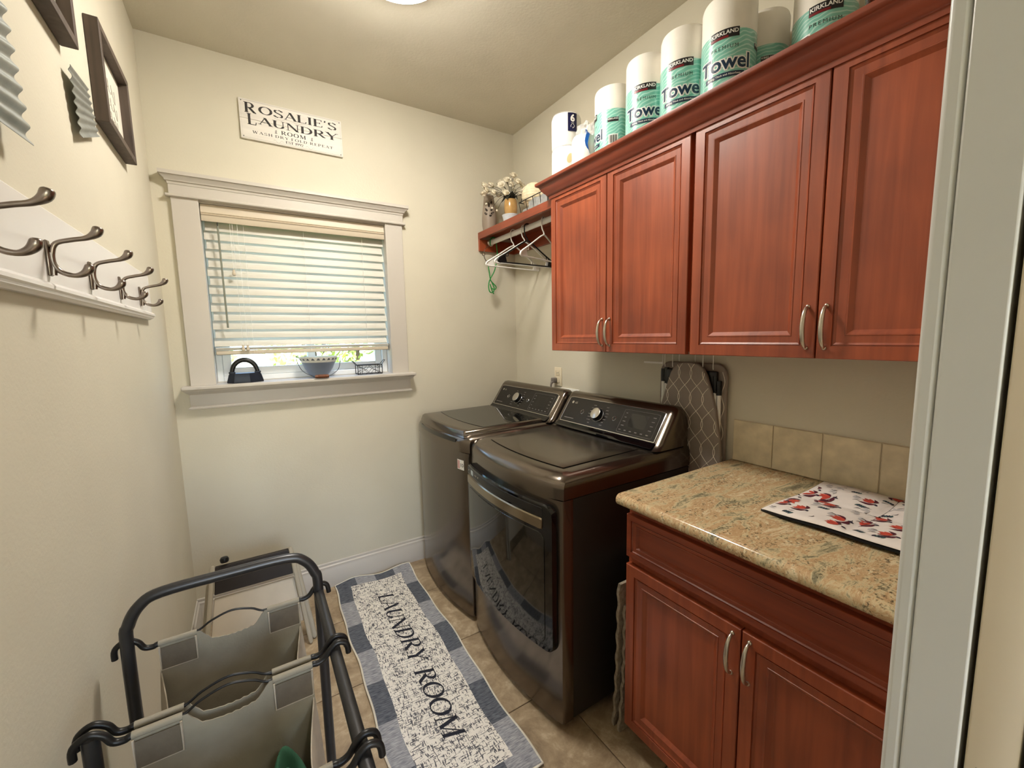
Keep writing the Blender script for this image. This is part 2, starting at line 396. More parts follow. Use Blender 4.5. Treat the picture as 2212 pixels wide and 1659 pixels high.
# baseboards
def bb_prof(d=.016, h=.148): return [(0, 0), (d, 0), (d, h-.045), (d-.004, h-.038), (d-.004, h-.022), (d-.010, h-.016), (d-.010, h-.004), (d-.013, h), (0, h)]
struct('baseboard_back', MB().prism([(YB-a, b) for a, b in bb_prof()], 'x', XL, XR), m_trim)
struct('baseboard_left', MB().prism([(XL+a, b) for a, b in bb_prof()], 'y', YF1+.02, YB-.017), m_trim)
struct('baseboard_right', MB().prism([(XR-a, b) for a, b in bb_prof()], 'y', .93, YB-.017), m_trim)
w2 = thing('hall_fill_window', None, None, ((G0+G1)/2, HY0, GZ0), kind='structure')  # frame of the unseen hall window added for daylight fill
for x0, x1, z0, z1 in ((G0-.09, G0, GZ0-.09, GZ1+.09), (G1, G1+.09, GZ0-.09, GZ1+.09), (G0, G1, GZ1, GZ1+.09), (G0, G1, GZ0-.09, GZ0)):
    MB().box(x0, x1, HY0, HY0+.02, z0, z1).build('casing', m_trim, w2, bev=.002)
for x0, x1 in ((G0, (G0+G1)/2-.0), ((G0+G1)/2, G1)):
    MB().box(x0, x0+.05, HY0-.09, HY0-.04, GZ0, GZ1).box(x1-.05, x1, HY0-.09, HY0-.04, GZ0, GZ1).box(x0+.05, x1-.05, HY0-.09, HY0-.04, GZ0, GZ0+.06).box(x0+.05, x1-.05, HY0-.09, HY0-.04, GZ1-.06, GZ1).build('sash', m_vinyl, w2, bev=.003)
struct('baseboard_hall', MB().prism([(HY0+a, b) for a, b in bb_prof()], 'x', HX0, HX1), m_trim)

# ---------------------------------------------------------------- window
win = thing('window_1', None, None, ((WX0+WX1)/2, YB, WZ0), kind='structure')
def wpart(name, mb, mat=m_trim, **k): return mb.build(name, mat, win, **k)
for x0, x1 in ((WX0-.103, WX0), (WX1, WX1+.100)):
    wpart('side_casing', MB().box(x0, x1, YB-.020, YB, WZ0-.005, 2.098), bev=.0025)
wpart('head_board', MB().box(WX0-.108, WX1+.106, YB-.024, YB, 2.098, 2.155), bev=.002)
wpart('head_bead', MB().box(WX0-.121, WX1+.118, YB-.032, YB, 2.093, 2.106), bev=.004, seg=3)
cap = [(0, 2.148), (.026, 2.148), (.028, 2.158), (.034, 2.161), (.036, 2.168), (.046, 2.178), (.050, 2.184), (.054, 2.184), (.054, 2.200), (0, 2.200)]
def cap_sweep(mb, prof, xa, xb, yw):     # moulding with mitred returns
    st = []
    for o, z in prof: st.append([(xa-(o-.024), yw, z), (xa-(o-.024), yw-o, z), (xb+(o-.024), yw-o, z), (xb+(o-.024), yw, z)])
    n = len(prof); v = [p for s_ in st for p in s_]; f = []
    for i in range(n-1):
        for k in range(3): f.append((i*4+k, i*4+k+1, (i+1)*4+k+1, (i+1)*4+k))
    f.append((0, 1, 2, 3)); f.append(((n-1)*4, (n-1)*4+1, (n-1)*4+2, (n-1)*4+3))
    return mb.add(v, f)
wpart('head_cap', cap_sweep(MB(), cap[1:-1], WX0-.106, WX1+.104, YB))
wpart('stool', MB().box(WX0-.135, WX1+.128, YB-.075, YB+.075, WZ0-.018, WZ0), bev=.005, seg=3)
ap = [(.020, 1.108), (.026, 1.110), (.028, 1.117), (.022, 1.122), (.019, 1.126), (.019, 1.180), (.022, 1.184), (.034, 1.194), (.040, 1.200), (.042, 1.2065)]
wpart('apron', cap_sweep(MB(), ap, WX0-.115, WX1+.112, YB))
rv = MB()
rv.box(WX0-.012, WX0, YB-.001, YB+.14, WZ0-.01, WZ1).box(WX1, WX1+.012, YB-.001, YB+.14, WZ0-.01, WZ1)
rv.box(WX0-.012, WX1+.012, YB-.001, YB+.14, WZ1, WZ1+.012).box(WX0, WX1, YB+.074, YB+.14, WZ0-.015, WZ0+.004)
wpart('reveal', rv)
vf = MB(); a0, a1 = YB+.085, YB+.135
vf.box(WX0, WX0+.028, a0, a1, WZ0, WZ1).box(WX1-.028, WX1, a0, a1, WZ0, WZ1).box(WX0+.028, WX1-.028, a0, a1, WZ0, WZ0+.03).box(WX0+.028, WX1-.028, a0, a1, WZ1-.03, WZ1)
wpart('vinyl_frame', vf, m_vinyl, bev=.003)
m_glass = bpy.data.materials.new('window_glass'); m_glass.use_nodes = True
_n = m_glass.node_tree.nodes; _n.clear(); _o = _n.new('ShaderNodeOutputMaterial'); _t = _n.new('ShaderNodeBsdfTransparent'); _g = _n.new('ShaderNodeBsdfGlossy'); _x = _n.new('ShaderNodeMixShader')
_g.inputs['Roughness'].default_value = .02; _x.inputs[0].default_value = .06; _t.inputs[0].default_value = (.93, .97, .97, 1)
m_glass.node_tree.links.new(_t.outputs[0], _x.inputs[1]); m_glass.node_tree.links.new(_g.outputs[0], _x.inputs[2]); m_glass.node_tree.links.new(_x.outputs[0], _o.inputs[0])
for x0, x1, yy in ((WX0+.028, .325, YB+.100), (.285, WX1-.028, YB+.118)):
    s_ = MB(); q0, q1 = yy-.009, yy+.009
    s_.box(x0, x0+.038, q0, q1, WZ0+.03, WZ1-.03).box(x1-.038, x1, q0, q1, WZ0+.03, WZ1-.03)
    s_.box(x0+.038, x1-.038, q0, q1, WZ0+.03, WZ0+.072).box(x0+.038, x1-.038, q0, q1, WZ1-.068, WZ1-.03)
    sash = wpart('sash', s_, m_vinyl, bev=.003)
    MB().box(x0+.036, x1-.036, yy-.002, yy+.002, WZ0+.068, WZ1-.066).build('pane', m_glass, sash)

# ---------------------------------------------------------------- outdoors beyond the window
m_leaf = M('hedge_leaf', (96, 128, 48), .55, var=.45, scale=9)
m_leaf2 = M('sunlit_leaf', (168, 176, 84), .55, var=.35, scale=7)
m_lawn = M('lawn', (112, 128, 66), .9, var=.3, scale=6, bump=.5, bscale=30)
m_bark = M('bark', (92, 74, 58), .9, var=.3, scale=15)
struct('ground_outside', MB().box(-14, 14, -16, 18, -.5, -.15), m_lawn)
def leafy(name, label, cat, cx, cy, rx, ry, z0, z1, n, mat, group=None):
    root = thing(name, label, cat, (cx, cy, -.15), group)
    tr = MB()
    for k in range(5):
        a = random.uniform(-rx*.6, rx*.6); tr.tube([(cx+a*.4, cy, -.15), (cx+a*.7, cy+random.uniform(-.1, .1), (z0+z1)/3), (cx+a, cy, z1*.75)], [.035, .025, .012], 6)
    tr.build('stem', m_bark, root)
    mb = MB()
    for k in range(n):
        a, b = random.uniform(0, 2*PI), random.random()
        z = z0+(z1-z0)*random.random(); w = math.sin(PI*min(.98, max(.08, (z-z0)/(z1-z0)*.85+.12)))**.4
        p = Vector((cx+rx*w*math.cos(a)*b**.4, cy+ry*w*math.sin(a)*b**.4, z))
        u = Vector((random.gauss(0, 1), random.gauss(0, 1), random.gauss(0, 1))).normalized(); v = u.orthogonal().normalized()
        l = random.uniform(.035, .065); mb.add([p-u*l, p+v*l*.45, p+u*l, p-v*l*.45], [(0, 1, 2, 3)])
    tag(mb.build('foliage', mat, root, smooth=0), kind='stuff')
    return root
leafy('garden_shrub', 'dense green shrub outside the left half of the window', 'shrub', -1.1, 5.2, 1.0, .5, -.1, 3.2, 5200, m_leaf, 'shrubs outside the window')
leafy('garden_shrub', 'pale yellow green shrub outside the middle of the window', 'shrub', .85, 5.0, .75, .5, -.1, 2.6, 3600, m_leaf2, 'shrubs outside the window')
leafy('garden_shrub', 'loose green shrub outside the right half of the window', 'shrub', 2.75, 5.6, 1.0, .6, -.1, 2.9, 4200, m_leaf, 'shrubs outside the window')

# ---------------------------------------------------------------- ceiling lights
def dome_light(cx, cy, r, label, strength, name='ceiling_light'):   # strength: glow of the glass
    t = thing(name, label, 'ceiling light', (cx, cy, ZC))
    MB().lathe([(r*.72, 0), (r*.98, -.004), (r*1.0, -.020), (r*.99, -.042), (r*.93, -.052), (r*.90, -.050), (r*.90, -.03), (r*.7, -.03)], (cx, cy, ZC), 48).build('metal_rim', m_rim, t)
    gm = M('lamp_glass', (255, 248, 236), .4, emis=strength)
    MB().lathe([(r*.895, -.036), (r*.885, -.052), (r*.80, -.072), (r*.6, -.092), (r*.35, -.104), (r*.1, -.108), (.001, -.108)], (cx, cy, ZC), 48).build('glass_dome', gm, t)
    for a in (105, 225, 345):
        a = math.radians(a); MB().lathe([(.004, -.002), (.007, .002), (.006, .008), (.002, .011)], (cx+math.cos(a)*(r+.005), cy+math.sin(a)*(r+.005), ZC-.03), 10).build('screw', m_rim, t)
    return t
m_rim = M('satin_rim', (190, 184, 176), .3, metal=1, var=.05, scale=20)
dome_light(.55, 1.569, .182, 'round flush ceiling light with satin metal rim and glowing glass', LAMP_W)
dome_light(.35, -1.30, .182, 'unseen round ceiling light added in the hall as fill light', HALL_FILL_W)  # out of view, added as fill from the hall side

# ================================================================== cabinets
RINGS = [(0, 0), (0, .0185), (.002, .0205), (.034, .0205), (.0345, .0165), (.0375, .0165), (.038, .0185), (.043, .0150), (.061, .0140)]
PRINGS = [(.061, .0140), (.062, .0155), (.065, .0150), (.076, .0055), (.078, .0055)]
def ring_mesh(mb, y0, y1, z0, z1, xb, rings, cap0, cap1, k=1.0):
    v = []; f = []
    for ins, d in rings:
        i = ins*k; v += [(xb-d, y0+i, z0+i), (xb-d, y1-i, z0+i), (xb-d, y1-i, z1-i), (xb-d, y0+i, z1-i)]
    for r in range(len(rings)-1):
        for q in range(4):
            p = (q+1) % 4; f.append((r*4+q, r*4+p, (r+1)*4+p, (r+1)*4+q))
    if cap0: f.append((0, 3, 2, 1))
    n = (len(rings)-1)*4
    if cap1: f.append((n, n+1, n+2, n+3))
    return mb.add(v, f)
def pull(parent, x, y, zc, l=.112):
    pts = cat_rom([(x, y, zc+l/2), (x-.014, y, zc+l*.44), (x-.024, y, zc+l*.28), (x-.0285, y, zc), (x-.024, y, zc-l*.28), (x-.014, y, zc-l*.44), (x, y, zc-l/2)], 5)
    n = len(pts); rr = [.0052 - .0012*math.cos(2*PI*i/(n-1)) for i in range(n)]
    h = MB().tube(pts, rr, 10)
    for s in (1, -1): h.lathe([(.006, 0), (.006, -.003), (.004, -.006)], (x, y, zc+s*l/2), 10, axis='x')
    return tag(h.build('handle', m_chrome, parent, smooth=60), 'curved brushed nickel handle')
def cab_door(root, y0, y1, z0, z1, xb, handle=None, k=1.0, name='door', mat=m_cherry):
    d = ring_mesh(MB(), y0, y1, z0, z1, xb, RINGS, True, False, k).build(name, mat, root, smooth=20)
    ring_mesh(MB(), y0, y1, z0, z1, xb, PRINGS, False, True, k).build('panel', mat, d, smooth=20)
    if handle: pull(d, xb-.0205, handle[0], handle[1])
    return d
UX = 1.325      # carcass front of the wall cabinets
def upper(label, y0, y1, split, hz):
    t = thing('wall_cabinet', label, 'cabinet', (1.48, (y0+y1)/2, 1.362), 'cherry wall cabinets')
    b = MB(); b.box(UX, XR-.001, y0, y1, 1.366, 2.163, .001, 1)
    b.build('carcass', m_cherry, t)
    cab_door(t, split+.002, y1-.001, 1.357, 2.108, UX, (split+.022, hz))
    cab_door(t, y0+.008, split-.002, 1.357, 2.108, UX, (split-.022, hz))
    return t
upper('red cherry wall cabinet beside the closet shelf, above washer and dryer', .916, 1.689, 1.3115, 1.442)
upper('red cherry wall cabinet above the counter, nearest the door jamb', .135, .908, .5245, 1.442)
# crown along both cabinets, with a return at the shelf end
cr = [(0, 2.090), (.004, 2.090), (.006, 2.103), (.013, 2.106), (.015, 2.112), (.022, 2.118), (.034, 2.134), (.040, 2.147), (.044, 2.149), (.052, 2.152), (.054, 2.156), (.054, 2.166), (-.02, 2.166)]
cm = MB(); v = []; f = []
for o, z in cr: v += [(1.3035-o, YF1+.001, z), (1.3035-o, 1.6895+o, z), ((XR-.001) if z > 2.1145 else 1.3405, 1.6895+o, z)]
for i in range(len(cr)-1):
    for q in range(2): f.append((i*3+q, i*3+q+1, (i+1)*3+q+1, (i+1)*3+q))
f.append(tuple(i*3 for i in range(len(cr)))); cm.add(v, f)
tag(cm.build('crown_moulding', m_cherry_h, smooth=50), 'dark cherry crown moulding running along the top of the wall cabinets', 'moulding')

# base cabinet
bc = thing('base_cabinet', 'red cherry base cabinet with wide drawer front and two doors', 'cabinet', (1.32, .53, 0))
b = MB(); b.box(1.032, XR-.001, .135, .922, .10, .880, .001, 1).box(1.10, XR-.001, .135, .922, 0, .10)
b.build('carcass', m_cherry, bc)
cab_door(bc, .140, .916, .703, .848, 1.032, None, .55, 'drawer_front', m_cherry_h)
cab_door(bc, .532, .916, .085, .676, 1.032, (.552, .600))
cab_door(bc, .140, .528, .085, .676, 1.032, (.508, .600))

# countertop with a bullnose edge
def granite():
    m = bpy.data.materials.new('granite_laminate'); m.use_nodes = True
    nt = m.node_tree; p = nt.nodes['Principled BSDF']; n = nt.nodes.new; L = nt.links.new
    g = n('ShaderNodeNewGeometry'); mp = n('ShaderNodeMapping'); mp.inputs['Rotation'].default_value = (0, 0, math.radians(24)); mp.inputs['Scale'].default_value = (3.4, 10, 6)
    L(g.outputs['Position'], mp.inputs[0])
    t = n('ShaderNodeTexNoise'); t.inputs['Scale'].default_value = 1.7; t.inputs['Detail'].default_value = 12; t.inputs['Roughness'].default_value = .78; t.inputs['Distortion'].default_value = .5
    L(mp.outputs[0], t.inputs['Vector'])
    r = n('ShaderNodeValToRGB'); e = r.color_ramp.elements
    e[0].position = .34; e[0].color = (*lin((88, 84, 66)), 1); e[1].position = .76; e[1].color = (*lin((234, 222, 192)), 1)
    for ps, c in ((.42, (150, 142, 114)), (.47, (212, 194, 156)), (.53, (186, 150, 110)), (.60, (224, 208, 172)), (.66, (168, 154, 118))):
        q = e.new(ps); q.color = (*lin(c), 1)
    L(t.outputs['Fac'], r.inputs[0])
    t2 = n('ShaderNodeTexNoise'); t2.inputs['Scale'].default_value = 170; t2.inputs['Detail'].default_value = 3; L(g.outputs['Position'], t2.inputs['Vector'])
    t3 = n('ShaderNodeTexNoise'); t3.inputs['Scale'].default_value = 9; t3.inputs['Detail'].default_value = 2; L(mp.outputs[0], t3.inputs['Vector']); t3.inputs['Scale'].default_value = 2.4
    mu = n('ShaderNodeMath'); mu.operation = 'MULTIPLY_ADD'; mu.inputs[1].default_value = .5; L(t3.outputs['Fac'], mu.inputs[0]); L(t2.outputs['Fac'], mu.inputs[2])
    r2 = n('ShaderNodeValToRGB'); r2.color_ramp.elements[0].position = .82; r2.color_ramp.elements[1].position = 1.0
    L(mu.outputs[0], r2.inputs[0])
    mx = n('ShaderNodeMix'); mx.data_type = 'RGBA'; L(r2.outputs[0], mx.inputs[0]); L(r.outputs[0], mx.inputs[6]); mx.inputs[7].default_value = (*lin((78, 70, 52)), 1)
    L(mx.outputs[2], p.inputs['Base Color']); p.inputs['Roughness'].default_value = .16; p.inputs['Coat Weight'].default_value = .4; p.inputs['Coat Roughness'].default_value = .08
    return m
m_granite = granite()
cp = [(XR-.001, .8825)] + [(.988+.019*math.cos(a), .9015+.019*math.sin(a)) for a in [1.5*PI - PI*k/10 for k in range(11)]] + [(XR-.001, .9205)]
ct = MB().prism(cp, 'y', .121, .925)
tag(ct.build('countertop', m_granite), 'speckled tan granite countertop with rounded front edge', 'countertop')
# backsplash tiles on the right wall
m_bs = M('backsplash_tile', (214, 201, 172), .3, var=.14, scale=22, detail=7, rgb2=None)
m_bsg = M('backsplash_grout', (226, 216, 192), .85, var=.05, scale=30)
MB().box(XR-.004, XR, .121, .920, .9215, 1.086).build('backsplash_grout', m_bsg, wr)
ys = [.919, .769, .611, .455, .299, .143]
for a, b_ in zip(ys, ys[1:]): MB().box(XR-.009, XR-.003, b_+.0015, a-.0015, .923, 1.0855, .0012, 1).build('backsplash_tile', m_bs, wr)

# ================================================================== closet shelf and rod
sh = thing('closet_shelf', 'cherry closet shelf with hanging rod between window wall and cabinet', 'shelf', (1.48, 2.1, 1.99))
MB().box(1.3612, XR-.001, 1.6915, YB-.001, 2.092, 2.1108).build('shelf_board', m_cherry_h, sh)
MB().box(1.342, 1.361, 1.6915, YB-.001, 2.068, 2.1110).build('front_edge', m_cherry_h, sh, bev=.0015)
MB().box(1.343, XR-.021, YB-.020, YB-.001, 1.993, 2.0675).build('end_cleat', m_cherry, sh, bev=.001)
MB().box(XR-.020, XR-.001, 1.6915, YB-.001, 1.993, 2.0915).build('back_cleat', m_cherry_h, sh, bev=.001)
RODX, RODZ = 1.425, 2.052
MB().tube([(RODX, 1.695, RODZ), (RODX, YB-.022, RODZ)], .0145, 16).map(lambda p: Vector((RODX+(p.x-RODX)*.75, p.y, RODZ+(p.z-RODZ)*1.15))).build('hanging_rod', m_white_plastic, sh, smooth=60)
MB().lathe([(.024, YB-.021), (.024, YB-.025), (.019, YB-.030)], (RODX, 0, RODZ), 20, axis='y').build('rod_socket', m_chrome, sh)

# ================================================================== washer and dryer
m_steel = M('black_steel', (114, 105, 96), .19, metal=.92, var=.04, scale=6, spec=.5)
m_steel_side = M('dark_side_panel', (40, 35, 32), .38, metal=.1, var=.05, scale=6)
m_gloss = M('black_gloss', (9, 9, 11), .06, spec=.6, var=.1, scale=5)
m_lidglass = M('smoked_lid_glass', (26, 25, 22), .05, spec=.7, var=.1, scale=5)
m_panel = M('control_face', (24, 21, 20), .22, var=.1, scale=20)
m_silver = M('silver_trim', (206, 204, 200), .2, metal=1, var=.04, scale=20)
m_strip = M('door_handle_strip', (150, 138, 118), .18, metal=1, var=.04, scale=8)
m_print = M('panel_print', (104, 100, 96), .6, var=.1, scale=40)
XF, XB_, BOW = .861, 1.556, .042
def appliance(kind, label, y0, y1):
    yc, hw = (y0+y1)/2, (y1-y0)/2
    fx = lambda y, out=0.0: XF - out - BOW*(1-((y-yc)/hw)**2)
    t = thing(kind, label, 'washing machine' if kind == 'washing_machine' else 'tumble dryer', ((XF+XB_)/2, yc, 0))
    def plan(out=0.0, ins=0.0, xb=XB_, n=20, rc=.012):
        a, b = y0+ins, y1-ins
        ys = [a+(b-a)*k/n for k in range(n+1)]
        pts = [(fx(y, out), y) for y in ys]
        pts[0] = (pts[0][0]+rc, a); pts[-1] = (pts[-1][0]+rc, b)
        pts.insert(1, (fx(a+rc*.35, out)+rc*.3, a+rc*.3)); pts.insert(-1, (fx(b-rc*.35, out)+rc*.3, b-rc*.3))
        return pts + [(xb, b), (xb, a)]
    # front shell and darker side cabinet
    MB().prism(plan(0, .0005, XF+.05), 'z', .028, .870).build('front_panel', m_steel, t, smooth=40)
    MB().box(XF+.048, XB_, y0+.0012, y1-.0012, .030, .869, .003, 2).build('side_cabinet', m_steel_side, t)
    for fxx in (XF+.06, XB_-.06):
        for fy in (y0+.06, y1-.06): MB().lathe([(.022, 0), (.022, .012), (.012, .016), (.012, .032)], (fxx, fy, 0), 12).build('foot', m_black_plastic, t)
    # top deck: bowed slab with a rounded shoulder, dropping towards the front edge
    def deck(z0, z1, out, ins, r, xb, n=24, drop=.010):
        mb = MB(); m = 7; rows = []
        prof = [(0, z0)] + [(r*(1-math.cos(PI/2*k/m)), z1-r*.85+r*.85*math.sin(PI/2*k/m)) for k in range(m+1)]
        for k, (i, z) in enumerate(prof):
            a, b = y0+ins+i*.55, y1-ins-i*.55; row = []
            for q in range(n+1):
                y = a+(b-a)*q/n; e = abs(2*q/n-1)
                row.append((fx(min(max(y, y0), y1), out)+i*1.25+(.014*max(0, e-.86)/.14), y, z-(drop if k else 0)))
            row.append((xb, b, z)); row.append((xb, a, z)); rows.append(row)
        N = n+3; v = [p for r_ in rows for p in r_]; f = []
        for k in range(len(rows)-1):
            for q in range(N): p = (q+1) % N; f.append((k*N+q, k*N+p, (k+1)*N+p, (k+1)*N+q))
        f.append(tuple(range(N))[::-1]); f.append(tuple((len(rows)-1)*N+q for q in range(N)))
        return mb.add(v, f)
    deck(.873, .966, .006, -.001, .055, XB_).build('top_deck', m_steel, t, smooth=50)
    if kind == 'tumble_dryer':
        pz = lambda x: .9568 + .0095*(x-XF)/(XB_-XF)
        def shell(u, v):
            y = y0+.075+(y1-y0-.15)*v; xs = fx(y)+.085; x = xs + (1.325-xs)*u
            e = min(u, 1-u, v, 1-v); return (x, y, pz(x)+.0015+.004*min(1, e/.06))
        MB().grid(shell, 20, 20).build('lid_panel', m_steel, t, smooth=60)
    else:
        # washer lid: glass set in a steel frame with a lip over the front
        a, b = y0+.045, y1-.045
        def lid_plan(i, n=20, back=1.335):
            ys = [a+i+(b-a-2*i)*k/n for k in range(n+1)]
            return [(fx(y, -.022)+i*1.5, y) for y in ys] + [(back-i*.3, b-i), (back-i*.3, a+i)]
        lo, hi, g = lid_plan(0), lid_plan(.008), lid_plan(.02)
        n = len(lo); pz = lambda p, z: z + .0085*(p[0]-XF)/(XB_-XF)
        v = [(p[0]-.012, p[1], pz(p, .940)) for p in lo] + [(p[0], p[1], pz(p, .966)) for p in lo] + [(p[0], p[1], pz(p, .974)) for p in hi] + [(p[0], p[1], pz(p, .9745)) for p in g]
        f = []
        for r in range(3):
            for q in range(n): p = (q+1) % n; f.append((r*n+q, r*n+p, (r+1)*n+p, (r+1)*n+q))
        f.append(tuple(range(n))[::-1]); f.append(tuple(range(3*n, 4*n)))
        MB().add(v, f).build('lid', m_steel, t, smooth=50)
        gp = [(fx(a+.02+(b-a-.04)*k/20, -.022)+.115, a+.02+(b-a-.04)*k/20) for k in range(21)] + [(1.315, b-.02), (1.315, a+.02)]
        MB().add([(p[0], p[1], pz(p, .9762)) for p in gp] + [(p[0], p[1], pz(p, .9735)) for p in gp],
                 [tuple(range(23))] + [(i, (i+1) % 23, 23+(i+1) % 23, 23+i) for i in range(23)]).build('lid_glass', m_lidglass, t, smooth=20)
        # dark sheet paints in the shadow gap and grip below the lid lip
        MB().grid(lambda u, v: (fx(y0+.09+(y1-y0-.18)*u, .0075)+.002, y0+.09+(y1-y0-.18)*u, .9150+.022*v), 20, 1).build('grip_shadow', m_gloss, t)
    # console: slanted backsplash with rounded ends
    cs = [(1.338, .962), (1.350, .966), (1.374, .985), (1.452, 1.098), (1.466, 1.116), (1.480, 1.128), (1.496, 1.131), (1.514, 1.128), (1.528, 1.114), (1.538, 1.07), (1.538, .962)]
    stations = [(0, .80), (.006, .93), (.016, .98), (.032, 1.0)]
    prof = [(d, s) for d, s in stations] + [((y1-y0)-d, s) for d, s in reversed(stations)]
    mb = MB(); n = len(cs); v = []; f = []
    for d, s in prof:
        for x, z in cs: v.append((1.50+(x-1.50)*(s if x < 1.5 else 1), y0+d, .962+(z-.962)*s))
    for k in range(len(prof)-1):
        for q in range(n): p = (q+1) % n; f.append((k*n+q, k*n+p, (k+1)*n+p, (k+1)*n+q))
    f.append(tuple(range(n))[::-1]); f.append(tuple((len(prof)-1)*n+q for q in range(n)))
    con = MB().add(v, f).build('console', m_steel, t, smooth=50)
    # control face on the slant.  s runs from the window end (left in view) to the near end, h runs up the slant
    A, B = Vector((1.374, 0, .985)), Vector((1.452, 0, 1.098)); nrm = Vector((-(B.z-A.z), 0, B.x-A.x)).normalized()
    def P(s, h, o=.001): q = A+(B-A)*h+nrm*o; return (q.x, y1-.040-(y1-y0-.080)*s, q.z)
    Lc = y1-y0-.080; Hc = (B-A).length
    def flat(pts, o): return [P(s, h, o) for s, h in pts]
    out = rrect(0, 1, .0, 1.06, .05)
    MB().add(flat([(0, .02), (1, .02)] + [(s, h) for s, h in rrect(0, 1, .0, 1.05, .06) if h > .5], .0012), [tuple(range(14))]).build('control_face', m_panel, con, smooth=0)
    edge = [P(s, h, .0018) for s, h in [(0, .02)] + [(s, h) for s, h in reversed([q for q in rrect(0, 1, 0, 1.05, .06) if q[1] > .5])] + [(1, .02)]]
    MB().tube(edge, .0021, 6).tube([P(0, .02, .002), P(1, .02, .002)], .0034, 6).build('trim_strip', m_silver, con)
    # glossy black trough below the face
    def tr(u, v):
        x, z = [(1.338, .9685), (1.348, .9700), (1.362, .978), (1.374, .9865)][int(v*3+.5)]; return (x-.0022, y1-.030-(y1-y0-.060)*u, z+.0008)
    MB().grid(tr, 2, 3).build('trough', m_gloss, con, smooth=60)
    ks, kh = .40, .52
    kc = Vector(P(ks, kh, 0)); rot = nrm.to_track_quat('Z', 'Y').to_matrix()
    kn = MB().lathe([(.034, .001), (.034, .003), (.031, .004), (.030, .020), (.029, .0225)], (0, 0, 0), 32).map(lambda p: kc+rot @ p).build('knob', m_black_plastic, con, smooth=40)
    MB().lathe([(.0285, .0218), (.0285, .0240), (.026, .0250), (.001, .0250)], (0, 0, 0), 32).map(lambda p: kc+rot @ p).build('knob_face', m_silver, kn, smooth=40)
    MB().tube([kc+rot @ Vector((.035*math.cos(a), .035*math.sin(a), .0018)) for a in [2*PI*k/28 for k in range(28)]], .0008, 5, closed=True).build('dial_ring', m_silver, con)
    for bs in (.215, .575):
        c = Vector(P(bs, .52, 0))
        MB().tube([c+rot @ Vector((.0105*math.cos(a), .0105*math.sin(a), .0016)) for a in [2*PI*k/20 for k in range(20)]], .0010, 5, closed=True).build('button', m_silver, con)
    # printed marks: cycle names beside the dial, display outline and icons
    pr = MB()
    def dash(s0, s1, h, th=.03): pr.add([P(s0, h, .0016), P(s1, h, .0016), P(s1, h+th, .0016), P(s0, h+th, .0016)], [(0, 1, 2, 3)])
    for k in range(7):
        w = .02+.018*random.random(); dash(.325-abs(k-3)*-.006-w, .325+abs(k-3)*.006, .16+.115*k, .022)
        w = .02+.018*random.random(); dash(.475-abs(k-3)*.006, .475-abs(k-3)*.006+w, .16+.115*k, .022)
    dash(.03, .15, .17, .03)
    for k in range(4): dash(.665, .68+.012*random.random(), .34+.15*k, .025); dash(.915, .94, .34+.15*k, .02)
    for k in range(6): dash(.66+.05*k, .68+.05*k, .18, .03)
    tag(pr.build('panel_print', m_print, con, smooth=0), kind='stuff')
    dsp = rrect(.645, .965, .10, .93, .03)
    MB().tube([P(s, h, .0016) for s, h in dsp], .0007, 4, closed=True).build('display_outline', m_print, con)
    MB().add([P(s, h, .0014) for s, h in rrect(.72, .88, .34, .82, .02)], [tuple(range(24))]).build('display', m_gloss, con, smooth=0)
    lg = MB(); v2, f2, w = text2d('LG', .014, .02)
    decal(lg, v2, f2, lambda x, y: P(.098+x/Lc, .80+y/Hc, .0018))
    lg.add([P(.055+.0075*math.cos(a)/Lc, .838+.0075*math.sin(a)/Hc, .0018) for a in [2*PI*k/16 for k in range(16)]], [tuple(range(16))])
    lg.build('logo', m_silver, con, smooth=0)
    return t, fx, yc, hw

wash, wfx, wyc, whw = appliance('washing_machine', 'black steel top load washer in the corner beside the window wall', 1.775, 2.461)
dry, dfx, dyc, dhw = appliance('tumble_dryer', 'black steel front load dryer with glossy black door, beside the counter', 1.066, 1.752)
# washer sticker, near the dryer side of the front
st = MB().grid(lambda u, v: (wfx(1.862-.052*u, .0012), 1.862-.052*u, .782+.050*v), 4, 1).build('sticker', m_white_plastic, wash)
v2, f2, w = text2d('10', .026, .01)
decal(MB(), v2, f2, lambda x, y: (wfx(1.824-x, .0018), 1.824-x, .797+y)).build('sticker_print', m_text_dark, st, smooth=0)
m_pink = M('sticker_pink', (214, 166, 160), .5, var=.1, scale=60)
MB().grid(lambda u, v: (wfx(1.860-.018*u, .0018), 1.860-.018*u, .786+.042*v), 2, 1).build('sticker_patch', m_pink, st)

# dryer door, bowed like the front
def bowed(y0, y1, z0, z1, o0, o1, r, fx, n=28, top=0.0):
    mb = MB(); v = []; f = []
    for k in range(n+1):
        y = y0+(y1-y0)*(0.5-0.5*math.cos(PI*k/n)); d = min(y-y0, y1-y); c = r-math.sqrt(max(0, r*r-(r-d)**2)) if d < r else 0
        zl, zh = z0+c, z1-c
        for o, i in ((o0, 0), (o1*.8, 0), (o1, .005)): v += [(fx(y, o), y, zl+i), (fx(y, o), y, zh-i)]
    N = 6
    for k in range(n):
        a, b = k*N, (k+1)*N
        for p, q in ((0, 2), (2, 4), (4, 5), (5, 3), (3, 1)): f.append((a+p, a+q, b+q, b+p))
    for a in (0, n*N): f.append((a, a+2, a+4, a+5, a+3, a+1))
    return mb.add(v, f)
dd = bowed(1.086, 1.728, .300, .852, .0005, .024, .035, dfx).build('door', m_gloss, dry, smooth=40)
bowed(1.128, 1.716, .757, .801, .0245, .0285, .006, dfx).build('door_handle', m_strip, dd, smooth=40)
bowed(1.128, 1.716, .803, .842, .0235, .0250, .006, dfx).build('handle_recess', m_black_plastic, dd, smooth=40)
